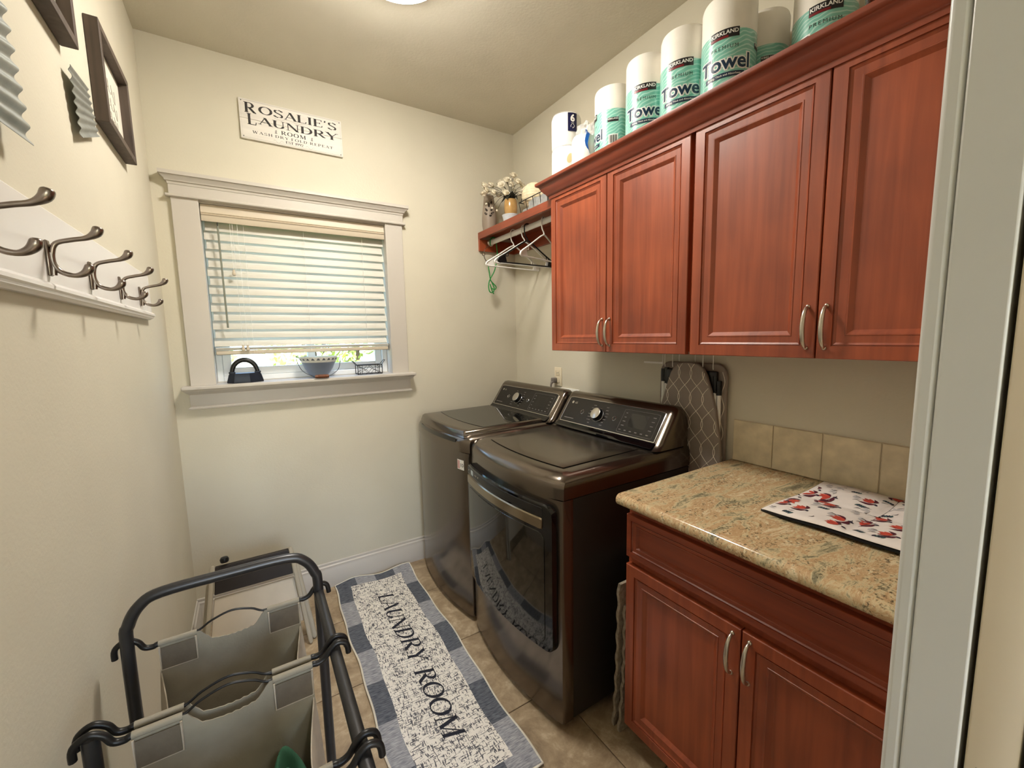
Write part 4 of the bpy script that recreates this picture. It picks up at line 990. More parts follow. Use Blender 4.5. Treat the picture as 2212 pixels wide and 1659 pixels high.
# ================================================================== on top of the wall cabinets
CT = 2.1665
m_paper_w = M('paper_roll', (240, 236, 226), .55, var=.015, scale=30, bump=.12, bscale=140, coat=.35)
def teal():
    m = bpy.data.materials.new('teal_wrapper'); m.use_nodes = True
    nt = m.node_tree; p = nt.nodes['Principled BSDF']; n = nt.nodes.new; L = nt.links.new
    g = n('ShaderNodeNewGeometry'); w = n('ShaderNodeTexWave'); w.wave_type = 'RINGS'; w.inputs['Scale'].default_value = 26; w.inputs['Distortion'].default_value = 9; w.inputs['Detail'].default_value = 1.5; w.inputs['Detail Scale'].default_value = .7
    L(g.outputs['Position'], w.inputs['Vector'])
    r = n('ShaderNodeValToRGB'); r.color_ramp.elements[0].position = .70; r.color_ramp.elements[0].color = (*lin((126, 196, 180)), 1); r.color_ramp.elements[1].position = .82; r.color_ramp.elements[1].color = (*lin((176, 222, 210)), 1)
    L(w.outputs['Color'], r.inputs[0]); L(r.outputs[0], p.inputs['Base Color']); p.inputs['Roughness'].default_value = .3; p.inputs['Coat Weight'].default_value = .6; p.inputs['Coat Roughness'].default_value = .06
    return m
m_teal = teal()
m_navy = M('print_navy', (22, 50, 76), .4, var=.1, scale=40)
m_pwhite = M('print_white', (244, 244, 240), .4, var=.02, scale=40)
m_red = M('print_red', (120, 26, 34), .4, var=.1, scale=40)
m_pblack = M('print_dark', (30, 28, 30), .4, var=.1, scale=40)
RR, RH = .078, .278
def rect2(x0, x1, y0, y1, n=10):
    v = [(x0+(x1-x0)*k/n, y) for y in (y0, y1) for k in range(n+1)]
    return v, [(k, k+1, n+2+k, n+1+k) for k in range(n)]
def towel(label, x, y, phi, dz=0.0):
    t = thing('paper_towel_roll', label, 'paper towel', (x, y, CT), 'paper towel rolls on the cabinets')
    MB().lathe([(RR*.5, 0), (RR*.97, .0), (RR, .004), (RR, RH-.012), (RR*.965, RH-.003), (RR*.80, RH+.001), (RR*.30, RH-.002), (.001, RH-.006)], (x, y, CT), 40, mod=lambda a, h: 1+.010*math.cos(3*(a-phi)+.6)).build('roll', m_paper_w, t, smooth=50)
    fm = lambda a: 1+.010*math.cos(3*(a-phi)+.6)
    wr_ = lambda o: (lambda px, py: (x+(RR*fm(phi+px/RR)+o)*math.cos(phi+px/RR), y+(RR*fm(phi+px/RR)+o)*math.sin(phi+px/RR), CT+py+dz))
    wz = .168
    sl_ = MB(); q = [wr_(.0010)(RR*2*PI*k/40, h) for h in (.002 if dz == 0 else .0, wz) for k in range(40)]
    sl_.add(q, [(k, (k+1) % 40, 40+(k+1) % 40, 40+k) for k in range(40)]); sl = sl_.build('wrapper', m_teal, t, smooth=60)
    def pr(name, mat, parts, o):
        mb = MB()
        for v2, f2, ox, oy in parts:
            v2, f2 = split_long(v2, f2, .008); decal(mb, [(a+ox, b+oy) for a, b in v2], f2, wr_(o))
        mb.build(name, mat, sl, smooth=0)
    T = lambda s, sz, b=0.0, sp=1.0: text2d(s, sz, b, sp)[:2]
    pr('brand_box', m_pblack, [(*rect2(-.040, .040, .146, .172), 0, 0)], .0016)
    pr('brand_box', m_pblack, [(*rect2(-.022+.118, .022+.118, .118, .134), 0, 0)], .0016)
    pr('brand_band', m_red, [(*rect2(-.039, .010, .146, .153), 0, 0)], .0020)
    pr('brand_text', m_pwhite, [(*T('KIRKLAND', .0155, .025), 0, .1565)], .0024)
    pr('brand_text', m_pwhite, [(*T('KIRKLAND', .0085, .02), .118, .1255)], .0024)
    pr('premium_text', m_pblack, [(*T('PREMIUM', .0150, -.004, 1.35), 0, .116)], .0016)
    pr('towel_outline', m_pwhite, [(*T('Towel', .058, .085), 0, .060)], .0015)
    pr('towel_text', m_navy, [(*T('Towel', .058, .022), 0, .060)], .0021)
    pr('ribbon', m_navy, [(*rect2(-.055, .058, .036, .050), 0, 0)], .0016)
    pr('ribbon_text', m_pwhite, [(*T('Strong, Thick and Absorbent', .0080, .01), 0, .0405)], .0022)
    pr('barcode_box', m_pwhite, [(*rect2(.100, .138, .030, .070), 0, 0)], .0016)
    pr('barcode', m_pblack, [(*rect2(.103+.0032*k, .103+.0032*k+(.0009+.0008*(k*7 % 3)), .036, .066, 1), 0, 0) for k in range(10)], .0021)
    return t
def face(x, y, d): return math.atan2(-y, -x)+math.radians(d)
towel('paper towel roll turned to show its barcode, first after the toilet paper', 1.392, 1.362, face(1.392, 1.362, -88), .012)
towel('paper towel roll second from the toilet paper, wrapper lettering facing out', 1.362, 1.160, face(1.362, 1.160, -6))
towel('paper towel roll third from the toilet paper, wrapper lettering facing out', 1.362, 1.000, face(1.362, 1.0, -8))
towel('largest looking paper towel roll, in the middle of the cabinet top row', 1.362, .840, face(1.362, .84, -8))
towel('paper towel roll set back against the wall, half hidden by the middle roll', 1.525, .822, face(1.525, .822, -72))
towel('paper towel roll cut off by the top edge of the photo', 1.500, .632, face(1.500, .632, 2))
towel('paper towel roll in the back row, only a sliver seen beside the middle roll', 1.530, 1.045, face(1.53, 1.045, 130))
m_tp = M('tissue_white', (244, 241, 234), .5, var=.015, scale=20, bump=.5, bscale=26, stretch=(.6, .6, 2.2), coat=.3)
m_core = M('cardboard_core', (206, 160, 116), .8, var=.06, scale=30)
tp = thing('toilet_paper_pack', 'tall white toilet paper pack with a navy 6 label, beside the shelf', 'toilet paper', (1.372, 1.668, CT), 'toilet paper packs on the cabinets')
px, py, r = 1.372, 1.650, .070
for k in range(2):
    z = CT+.146*k
    MB().lathe([(r*.5, z+0), (r*.94, z+.001), (r, z+.010), (r*.995, z+.07), (r, z+.134), (r*.93, z+.1445), (r*.4, z+.1455), (.001, z+.1455)], (px, py, 0), 36, mod=lambda a, h: 1+.008*math.sin(5*a+h*40)).build('roll', m_tp, tp, smooth=60)
MB().lathe([(r*1.006, CT+.002), (r*1.012, CT+.02), (r*1.004, CT+.1), (r*1.002, CT+.146), (r*1.004, CT+.2), (r*1.006, CT+.283), (r*.95, CT+.294), (r*.5, CT+.296), (.001, CT+.296)], (px, py, 0), 36, mod=lambda a, h: 1+.008*math.sin(5*a+h*40)).build('plastic_wrap', M('thin_plastic', (245, 246, 248), .15, alpha=.22, var=.02, scale=20), tp, smooth=60)
ph0 = math.atan2(-py, -px)+.42
cw = lambda o: (lambda a, b: (px+(r*1.022+o)*math.cos(ph0+a/r), py+(r*1.022+o)*math.sin(ph0+a/r), CT+b))
lb = MB()
lab = decal(MB(), *rect2(-.022, .022, .205, .285), cw(.0005)).build('label', M('label_navy', (22, 24, 66), .35, var=.05, scale=30), tp, smooth=60)
v2, f2, w = text2d('6', .042, .04); decal(MB(), v2, f2, cw(.0012)).map(lambda p: p+Vector((0, 0, .2475))).build('label_number', m_pwhite, lab, smooth=0)
MB().tube([cw(.0012)(a, b) for a, b in ((-.008, .222), (-.009, .228), (-.003, .237), (.004, .236), (.009, .228), (.007, .222), (.001, .222), (.001, .217))], .0008, 4).tube([cw(.0012)(a, .241) for a in (-.007, .007)], .0007, 4).build('label_mark', m_pwhite, lab)
tp2 = thing('toilet_paper_pack', 'short torn toilet paper pack with crumpled clear wrap', 'toilet paper', (1.372, 1.512, CT), 'toilet paper packs on the cabinets')
px2, py2 = 1.370, 1.513
MB().lathe([(.030, 0), (.056, .001), (.062, .012), (.062, .10), (.060, .135), (.054, .150), (.02, .152), (.001, .151)], (px2, py2, CT), 36, mod=lambda a, h: 1+.02*math.sin(4*a+h*30)).build('roll', m_tp, tp2, smooth=60)
MB().lathe([(.001, -.002), (.020, -.0015), (.020, .0), (.001, .0005)], (px2-.052, py2+.046, CT+.072), 16, axis='x').build('cardboard_core', m_core, tp2)
rp = random.Random(5)
cr_ = MB()
def crum(u, v):
    a = 2*PI*u; rr = .050*(1-.35*v)+.008*math.sin(7*a+5*v)+.006*math.sin(13*a-9*v); return (px2+rr*math.cos(a)*1.0, py2-.012+rr*math.sin(a), CT+.140+.062*v+.007*math.sin(5*a+8*v))
m_film = M('clear_film', (244, 246, 250), .08, alpha=.30, var=.02, scale=30)
cr_.grid(crum, 28, 6).build('crumpled_wrap', m_film, tp2, smooth=25)
m_bprint = M('wrap_blue', (20, 84, 160), .3, var=.12, scale=30)
MB().sheet(lambda u, v: (px2-.030-.012*math.sin(PI*v)+.004*math.sin(9*u), py2-.035-.024*u, CT+.090+.078*v-.03*u+.004*math.sin(7*v)), 6, 6, .0008, (-1, 0, 0)).build('wrap_print', m_bprint, tp2, smooth=60)
m_choc = M('brown_film', (74, 34, 22), .12, var=.35, scale=14, bump=.5, bscale=20, coat=.6)
bp_ = thing('wrapped_package', 'dark brown shiny wrapped package at the near end of the cabinet top', 'package', (1.37, .410, CT))
def blob(cx, cy, cz, rx, ry, rz, sd):
    def fn(u, v):
        a, b = 2*PI*u, -PI/2+PI*v; d = 1+.08*math.sin(3*a+sd)*math.cos(4*b)+.05*math.sin(7*a+sd*2+3*b)
        return (cx+rx*d*math.cos(a)*math.cos(b), cy+ry*d*math.sin(a)*math.cos(b), cz+rz*d*math.sin(b))
    return MB().grid(fn, 24, 14)
blob(1.37, .425, CT+.058, .085, .055, .056, 1).build('bundle', m_choc, bp_, smooth=70)
blob(1.385, .300, CT+.062, .080, .060, .058, 2.5).build('bundle', m_choc, bp_, smooth=70)
MB().grid(lambda u, v: (1.31+.10*v+.006*math.sin(9*u), .485-.25*u, CT+.110+.02*math.sin(6*u+5*v)), 18, 6).build('clear_film', m_film, bp_, smooth=25)

# ================================================================== behind the machines
m_outlet = M('ivory_plate', (226, 214, 188), .4, var=.02, scale=20)
ol = thing('wall_outlet', 'ivory wall outlet above the washer, with a grey plug in it', 'outlet', (XR, 2.043, 1.118))
MB().box(XR-.006, XR-.0003, 2.009, 2.077, 1.118, 1.234, .002, 2).build('plate', m_outlet, ol)
for z in (1.152, 1.200): MB().box(XR-.0085, XR-.005, 2.026, 2.060, z-.014, z+.014, .004, 3).build('receptacle', m_outlet, ol)
for s_ in (-.006, .006): MB().box(XR-.0088, XR-.0084, 2.043+s_-.0012, 2.043+s_+.0012, 1.196, 1.206).build('slot', m_dark, ol)
m_greyp = M('grey_plug', (122, 116, 110), .5, var=.05, scale=20)
pl = thing('power_plug', 'grey power plug and cord in the lower half of the outlet', 'plug', (XR-.02, 2.062, 1.10))
MB().box(XR-.040, XR-.0088, 2.044, 2.074, 1.138, 1.170, .006, 3).build('plug_body', m_greyp, pl)
MB().tube(cat_rom([(XR-.036, 2.060, 1.146), (XR-.046, 2.062, 1.120), (XR-.035, 2.066, 1.06), (XR-.022, 2.07, .95), (XR-.020, 2.07, .80)], 5), [.009]*3+[.006]*3+[.004]*15, 8).build('cord', m_greyp, pl, smooth=60)
wbx = thing('washer_supply_box', 'white plastic supply box rim on the wall between the two consoles', 'supply box', (XR, 1.93, .95))
for y0, y1, z0, z1 in ((1.845, 2.010, 1.092, 1.112), (1.845, 2.010, .940, .958), (1.845, 1.862, .958, 1.092), (1.993, 2.010, .958, 1.092)):
    MB().box(XR-.012, XR-.0003, y0, y1, z0, z1, .002, 2).build('frame_bar', m_white_plastic, wbx)
MB().box(XR-.004, XR-.0003, 1.862, 1.993, .958, 1.092).build('back_panel', m_white_plastic, wbx)
for y in (1.895, 1.960): MB().lathe([(.012, -.004), (.012, -.022), (.008, -.024)], (XR, y, 1.03), 12, axis='x').build('valve', m_chrome, wbx)

# ================================================================== ironing board in the gap, hung from wires
m_cover = M('grey_board_cover', (142, 131, 122), .8, var=.05, scale=20, bump=.1, bscale=200)
m_trel = M('trellis_white', (240, 232, 218), .8, var=.05, scale=60)
ib = thing('ironing_board', 'grey ironing board with white trellis cover hanging on the wall beside the dryer', 'ironing board', (1.60, 1.09, .05))
HWP = [(.10, .0), (.103, .06), (.12, .11), (.18, .150), (.40, .160), (.90, .160), (1.01, .150), (1.12, .130), (1.207, .104), (1.262, .085), (1.290, .066), (1.304, .045), (1.309, .02), (1.310, .0)]
def hwid(z):
    for (za, wa), (zb, wb_) in zip(HWP, HWP[1:]):
        if za <= z <= zb: return wa+(wb_-wa)*(z-za)/(zb-za)
    return 0
IY = 1.093
out = [(IY+w, z) for z, w in HWP] + [(IY-w, z) for z, w in reversed(HWP[1:-1])]
brd = MB().prism(out, 'x', 1.564, 1.582).build('board', m_cover, ib, smooth=50, bev=.005, seg=3)
tl = MB(); PER, CW, AM = .210, .0555, .0335
for k in range(-5, 5):
    for sg_ in (1, -1):
        run = []; z = .80
        while z < 1.32:
            y = 1.076+(k+.5)*.0565+sg_*.0325*math.cos(2*PI*(z-1.16)/PER)
            if abs(y-IY) < hwid(z)-.003: run.append((1.5635, y, z))
            else:
                if len(run) > 2: tl.tube(run, .0012, 4)
                run = []
            z += .006
        if len(run) > 2: tl.tube(run, .0012, 4)
tag(tl.build('trellis_pattern', m_trel, brd, smooth=60), kind='stuff')
MB().prism(rrect(.944, 1.262, .12, 1.306, .05, 6), 'x', 1.604, 1.620).build('back_board', m_cover, ib, smooth=50, bev=.005, seg=3)
tl = MB()
for yy, sg_ in ((.951, 1), (1.254, -1)):
    run = [(1.6035, yy+sg_*.006*(1+math.sin(2*PI*(.92+.006*k)/PER*2)), .92+.006*k) for k in range(60)]; tl.tube(run, .0013, 4)
tag(tl.build('trellis_pattern', m_trel, ib, smooth=60), kind='stuff')
for yy, zt in ((1.236, 1.262), (1.218, 1.268), (.985, 1.245), (.968, 1.225)):
    lg_ = MB().tube([(1.593, yy, zt), (1.593, yy-.004, .9), (1.593, yy, .14)], .0085, 10).build('leg', m_white_plastic, ib, smooth=60)
    MB().tube([(1.593, yy, zt-.045), (1.593, yy, zt+.012)], .0105, 10).build('leg_cap', m_black_plastic, lg_, smooth=60)
MB().box(1.584, 1.602, .975, 1.030, 1.185, 1.276, .006, 2).build('hinge_block', m_black_plastic, ib)
MB().box(1.584, 1.602, 1.178, 1.226, 1.205, 1.276, .006, 2).build('hinge_block', m_black_plastic, ib)
wr2 = thing('wire_hook_rack', 'white wire hooks hanging down from the cabinet bottom to the ironing board', 'hook rack', (1.574, 1.10, 1.362))
MB().box(1.572, 1.578, .975, 1.225, 1.3615, 1.3655).build('mounting_bar', m_white_plastic, wr2)
for y, z in ((1.216, 1.285), (1.176, 1.285), (1.143, 1.312), (1.067, 1.313), (1.031, 1.283), (.986, 1.283)):
    MB().tube([(1.575, y, 1.362), (1.575, y, z+.01), (1.577, y, z)], .0016, 6).build('hook_wire', m_white_plastic, wr2, smooth=60)
MB().box(1.572, 1.578, 1.225, 1.330, 1.296, 1.304).build('arm', m_white_plastic, wr2)
MB().tube([(1.575, 1.228, 1.30), (1.575, 1.228, 1.362)], .0016, 6).build('hook_wire', m_white_plastic, wr2)

# folded mats standing in the gap beside the base cabinet
m_mat = M('woven_mat', (150, 138, 122), .95, var=.3, scale=70, bump=.9, bscale=90)
for k, (lb, yb, yt, xo, h) in enumerate((('grey woven mat standing in the gap, against the base cabinet', .954, .934, 1.030, .50), ('grey woven mat standing in the gap, nearer the dryer', .984, .946, 1.024, .58))):
    def mf(u, v, yb=yb, yt=yt, xo=xo, h=h): return (xo+.010*math.sin(3*v+k)+.32*u, yb+(yt-yb)*v+.0035*math.sin(v*42), .002+h*v)
    o = MB().sheet(mf, 6, 40, .011, (0, -1, 0)).build('woven_mat', m_mat, smooth=70)
    tag(o, lb, 'mat', 'mats stored in the gap')

# ================================================================== quilted heat pad on the counter
m_pad = M('white_cotton', (236, 228, 224), .85, var=.03, scale=30, bump=.15, bscale=150)
m_padb = M('black_backing', (20, 18, 20), .9, var=.2, scale=40)
CZ = .9215
hp = thing('heat_pad', 'white quilted pad printed with red birds, lying on the granite counter', 'pad', (1.405, .395, CZ))
PX0, PX1, PY0, PY1 = 1.205, 1.608, .195, .592
def padz(u, v):
    s = lambda t: abs(math.sin(PI*2*t))**.45
    e = min(u, 1-u, v, 1-v); lift = .012*math.exp(-(u/.12)**2)*(math.sin(PI*min(1, max(0, v)))**.5)
    return CZ+.006+.014*s(u)*s(v)*min(1, e/.02)+lift
def padp(u, v, o=0.0):
    wob = .006*math.sin(7*v)+.004*math.sin(13*v); wv = .005*math.sin(6*u+1)
    return (PX0+(PX1-PX0)*u+wob*(1-u), PY0+(PY1-PY0)*v+wv, padz(u, v)+o)
MB().sheet(lambda u, v: padp(u, v), 44, 44, .0012, (0, 0, 1)).build('top_cloth', m_pad, hp, smooth=80)
def padb(u, v):
    x, y, z = padp(u, v); return (x+.004*(1-2*u), y+.004*(1-2*v), max(CZ+.0008, z-.0016-.001))
bb_ = MB(); N = 24
tpv = [padb(i/N, j/N) for j in range(N+1) for i in range(N+1)]
bb_.sheet(lambda u, v: (lambda p: (p[0], p[1], CZ+.0062+(p[2]-CZ-.006)*.55))(padp(u, v)), N, N, .0055, (0, 0, 1)).build('backing', m_padb, hp, smooth=60)
cols = {'coral': M('print_coral', (196, 74, 58), .85, var=.25, scale=50), 'plum': M('print_plum', (84, 26, 44), .85, var=.2, scale=50), 'teal': M('print_teal_ink', (58, 88, 92), .85, var=.2, scale=50), 'grey': M('print_pale_grey', (196, 192, 194), .85, var=.1, scale=50), 'ink': M('print_ink', (44, 40, 60), .85, var=.2, scale=50)}
rd = random.Random(11); bag = {k: MB() for k in cols}
def petal(mb, cx, cy, ang, L_, W_, curve=0.0):
    n = 5; pts = []
    for sd in (1, -1):
        rng = range(n+1) if sd == 1 else range(n-1, 0, -1)
        for k in rng:
            t = k/n; w = W_*math.sin(PI*t)**.8*sd; lx = L_*t; ly = w+curve*math.sin(PI*t)*L_
            pts.append((cx+lx*math.cos(ang)-ly*math.sin(ang), cy+lx*math.sin(ang)+ly*math.cos(ang)))
    if all(.015 < p[0] < .985 and .015 < p[1] < .985 for p in pts): mb.add([padp(p[0], p[1], .0009) for p in pts], [tuple(range(len(pts)))])
grid = [(i, j) for i in range(8) for j in range(8)]
for i, j in grid:
    cx, cy = (i+.5)/8+rd.uniform(-.03, .03), (j+.5)/8+rd.uniform(-.03, .03); a = rd.uniform(-.5, .5)+PI/2*rd.choice((1, -1))
    kind = rd.random()
    if kind < .52:
        for k in range(4): petal(bag['coral'], cx, cy, a+(k-1.5)*.42, rd.uniform(.055, .085), .015)
        petal(bag['plum'], cx-.02*math.cos(a), cy-.02*math.sin(a), a+.75, .10, .015, .22); petal(bag['plum'], cx, cy, a-1.0, .075, .012, -.2)
        petal(bag['ink'], cx-.015*math.cos(a), cy-.015*math.sin(a), a+2.4, .035, .010)
    elif kind < .75:
        for k in range(4): petal(bag['ink'] if k % 2 else bag['teal'], cx+.014*k*math.cos(a), cy+.014*k*math.sin(a), a+1.2, .042, .008)
    else:
        for k in range(3): petal(bag['grey'], cx, cy, a+k*.8, .055, .008)
        petal(bag['ink'], cx+.03, cy, a, .05, .0035, .2)
    petal(bag['ink'], cx+.05*math.sin(a), cy+.05*math.cos(a), a+.6, .045, .003, .3)
for k, mb in bag.items(): tag(mb.build('printed_motif', cols[k], hp, smooth=0), kind='stuff')

# ================================================================== laundry runner rug
RU0, RV0, RUX, RUL = .436, 1.46, 0, 0
def rug_p(u, v, o=0.0):       # u across (left to right, metres), v from the window wall towards the camera
    t = v/RV0; wl = .004*math.sin(v*9+1)+.003*math.sin(v*21); wr_ = .004*math.sin(v*8+2)+.003*math.sin(v*19+1); s = u/RU0
    x = .322+u - .030*t + wl*(1-s)+wr_*s
    y = 2.493-v - .012*s*(1-t) - .02*s*t + .010*math.sin(s*7)*(1 if v < .2 else 0)*(1-v/.2)
    rip = .014*math.exp(-(v/.07)**2)*(.5+.5*math.sin(s*10.5-1.2)) + .0022*(1+math.sin(v*9+1.5*s))*min(1, v/.1)*abs(2*s-1)**3
    return (x, y, .0085+rip+o)
rug = MB(); nu, nv = 24, 96
vs2 = [rug_p(RU0*i/nu, RV0*j/nv) for j in range(nv+1) for i in range(nu+1)]
uv = [(RU0*i/nu, RV0*j/nv) for j in range(nv+1) for i in range(nu+1)]
rt = thing('runner_rug', 'grey and cream runner rug lettered Laundry Room on the floor', 'rug', (.53, 1.76, 0))
rug.sheet(lambda a, b: rug_p(RU0*a, RV0*b), nu, nv, .006, (0, 0, 1))
def rug_mat():
    m = bpy.data.materials.new('rug_weave'); m.use_nodes = True
    nt = m.node_tree; p = nt.nodes['Principled BSDF']; n = nt.nodes.new; L = nt.links.new
    uvn = n('ShaderNodeUVMap'); uvn.uv_map = 'rug'
    sx = n('ShaderNodeSeparateXYZ'); L(uvn.outputs[0], sx.inputs[0])
    def mt(op, a, b=None, c=None):
        q = n('ShaderNodeMath'); q.operation = op
        for k, v in enumerate((a, b, c)):
            if v is None: continue
            if isinstance(v, (int, float)): q.inputs[k].default_value = v
            else: L(v, q.inputs[k])
        return q.outputs[0]
    U, V = sx.outputs[0], sx.outputs[1]
    edge = mt('MINIMUM', mt('MINIMUM', U, mt('SUBTRACT', RU0, U)), mt('MINIMUM', V, mt('SUBTRACT', RV0, V)))
    border = mt('LESS_THAN', edge, .073)
    ci = mt('FLOOR', mt('MULTIPLY', U, 4/RU0)); cj = mt('FLOOR', mt('DIVIDE', V, .208))
    par = mt('MODULO', mt('ADD', ci, cj), 2.0)
    def noise(sc_, sy, det=2):
        mp = n('ShaderNodeMapping'); mp.inputs['Scale'].default_value = (sc_, sy, 1); L(uvn.outputs[0], mp.inputs[0])
        t = n('ShaderNodeTexNoise'); t.inputs['Scale'].default_value = 1; t.inputs['Detail'].default_value = det; t.inputs['Roughness'].default_value = .7; L(mp.outputs[0], t.inputs['Vector']); return t.outputs['Fac']
    def ramp(f, a, ca, b, cb):
        r = n('ShaderNodeValToRGB'); r.color_ramp.elements[0].position = a; r.color_ramp.elements[0].color = (*lin(ca), 1); r.color_ramp.elements[1].position = b; r.color_ramp.elements[1].color = (*lin(cb), 1); L(f, r.inputs[0]); return r.outputs[0]
    def mix(f, a, b):
        q = n('ShaderNodeMix'); q.data_type = 'RGBA'; L(f, q.inputs[0]); L(a, q.inputs[6]); L(b, q.inputs[7]); return q.outputs[2]
    h1 = noise(34, 230, 1); h2 = noise(210, 40, 1); h3 = noise(18, 18, 3)
    dark = ramp(h1, .3, (70, 74, 84), .75, (116, 120, 128)); light = ramp(h1, .3, (120, 122, 130), .75, (182, 182, 186))
    hat = mt('ADD', mt('MAXIMUM', h1, h2), mt('MULTIPLY', mt('SUBTRACT', h3, .5), .35))
    cen = ramp(hat, .56, (232, 227, 219), .625, (92, 92, 98))
    bd = mix(par, dark, light)
    L(mix(border, cen, bd), p.inputs['Base Color']); p.inputs['Roughness'].default_value = .95; p.inputs['Specular IOR Level'].default_value = .1
    bp = n('ShaderNodeBump'); bp.inputs['Strength'].default_value = .3; bp.inputs['Distance'].default_value = .002; L(h1, bp.inputs['Height']); L(bp.outputs[0], p.inputs['Normal'])
    return m
ro = rug.build('pile', rug_mat(), rt, smooth=60)
ul = ro.data.uv_layers.new(name='rug'); allv = uv+uv
for lp in ro.data.loops: ul.data[lp.index].uv = allv[lp.vertex_index]
m_bind = M('rug_binding', (228, 222, 208), .9, var=.06, scale=60)
path = [rug_p(RU0*k/20, 0, -.002) for k in range(21)] + [rug_p(RU0, RV0*k/60, -.002) for k in range(1, 61)] + [rug_p(RU0*(1-k/20), RV0, -.002) for k in range(1, 21)] + [rug_p(0, RV0*(1-k/60), -.002) for k in range(1, 60)]
MB().tube(path, .0042, 6, closed=True).build('binding', m_bind, rt, smooth=60)
v2, f2, w = serif2d('LAUNDRY ROOM', .078, 1.0, .22, .98)
lm = MB()
v2, f2 = split_long(v2, f2, .02); kx = .985/w
decal(lm, v2, f2, lambda x, y: rug_p(.193+y, .722+x*kx, .0012)).build('lettering', M('rug_ink', (34, 36, 48), .95, var=.2, scale=90), rt, smooth=0)

# ================================================================== laundry sorter cart
m_tube = M('gunmetal_tube', (70, 70, 72), .35, metal=.7, var=.08, scale=20)
m_rodm = M('black_hook_rod', (34, 33, 33), .35, metal=.3, var=.1, scale=30)
m_canvas = M('grey_canvas', (146, 139, 124), .9, var=.06, scale=30, bump=.2, bscale=260)
m_canvas_d = M('grey_mesh_patch', (108, 99, 86), .9, var=.08, scale=60, bump=.2, bscale=300)
m_seam = M('canvas_seam', (186, 176, 160), .9, var=.06, scale=60)
SXL, SXR, SY = -.263, .108, 1.130
so = thing('laundry_sorter', 'grey metal laundry sorter cart with canvas bags beside the left wall', 'laundry sorter', (-.08, .8, 0))
def hoop(y): return cat_rom([(SXL, y, .09), (SXL, y, .45), (SXL, y, .790), (SXL+.006, y, .842), (SXL+.028, y, .880), (SXL+.066, y, .897), (-.08, y, .899), (SXR-.066, y, .897), (SXR-.028, y, .880), (SXR-.006, y, .842), (SXR, y, .790), (SXR, y, .45), (SXR, y, .09)], 5)
MB().tube(hoop(SY), .0118, 14).build('end_hoop', m_tube, so, smooth=60)
MB().tube(hoop(.370), .0118, 14).build('end_hoop', m_tube, so, smooth=60)
MB().tube([(SXR, SY, .785), (SXR-.004, .370, .785)], .0116, 14).build('top_rail', m_tube, so, smooth=60)
MB().tube([(SXL-.002, .888, .798), (SXL-.002, .888, .09)], .0118, 14).build('post', m_tube, so, smooth=60)
for x in (SXL, SXR): MB().tube([(x, SY, .10), (x, .370, .10)], .010, 10).build('bottom_rail', m_tube, so, smooth=60)
for y in (SY, .888, .63, .370): MB().tube([(SXL, y, .10), (SXR, y, .10)], .008, 10).build('cross_bar', m_tube, so, smooth=60)
for x in (SXL, SXR):
    for y in (SY, .370):
        c = MB().lathe([(.004, -.011), (.022, -.011), (.026, -.007), (.026, .007), (.022, .011), (.004, .011)], (x, y, .0265), 18, axis='x').build('caster', m_black_plastic, so, smooth=40)
        MB().box(x-.014, x+.014, y-.008, y+.008, .042, .092, .003, 2).build('caster_fork', m_tube, c)
BXL, BXR, TZ = -.214, .062, .780
def rod(y, sgn=1):
    mid = [(-.150, y, TZ), (-.118, y, TZ+.016), (-.078, y, TZ+.026), (-.040, y, TZ+.016), (-.010, y, TZ)]
    left = [(SXL-.022, y, TZ-.006), (SXL-.020, y, TZ+.016), (SXL-.002, y, TZ+.028), (SXL+.016, y, TZ+.018), (SXL+.026, y, TZ+.001), (SXL+.040, y, TZ-.003), (BXL+.004, y, TZ)]
    right = [(BXR-.004, y, TZ), (SXR-.036, y, TZ-.002), (SXR-.022, y, TZ+.003), (SXR-.010, y, TZ+.018), (SXR+.004, y, TZ+.026), (SXR+.020, y, TZ+.018), (SXR+.024, y, TZ-.004)]
    pts = cat_rom(left+mid+right, 5); n = len(pts)
    rr = [.0058 if (p.x < BXL or p.x > BXR) else (.0024 if -.145 < p.x < -.015 else .004) for p in pts]
    MB().tube(pts, rr, 9).build('hook_rod', m_rodm, so, smooth=60)
def topz(x):
    a, b = -.142, -.012
    if x <= a or x >= b: return TZ+.002
    t = (x-a)/(b-a); q = min(1, 5*min(t, 1-t)); return TZ+.002-.022*q*q*(3-2*q)-.010*math.sin(PI*t)+.0012*math.sin(60*t)
def panel(parent, y, sg, zb=.20, face=-1, bulge=.012):
    fn = lambda u, v: (BXL+(BXR-BXL)*u, y+sg*bulge*math.sin(PI*v*.9)+.004*math.sin(9*u+3*v)*(1-v), zb+(topz(BXL+(BXR-BXL)*u)-zb)*v)
    MB().sheet(fn, 44, 20, .0022, (0, 1, 0)).build('canvas_panel', m_canvas, parent, smooth=70)
    for xa, xb in ((BXL, -.146), (-.008, BXR)):
        MB().tube([(xa, y, TZ), (xb, y, TZ)], .0062, 10).build('rod_sleeve', m_canvas, parent, smooth=60)
        for f in (face,):
            pt = MB().sheet(lambda u, v: (xa+.004+(xb-xa-.008)*u, y+f*.0032-.0012+sg*bulge*math.sin(PI*.9*(.86+.1*v)), TZ-.058+.050*v), 3, 3, .0012, (0, 1, 0)).build('corner_patch', m_canvas_d, parent, smooth=60)
            yy = y+f*.0045-.0012+sg*bulge*.35
            MB().tube([(xa+.002, yy, TZ-.004), (xa+.002, yy, TZ-.058), (xb-.002, yy, TZ-.058), (xb-.002, yy, TZ-.004)], .0022, 6).build('seam', m_seam, pt, smooth=60)
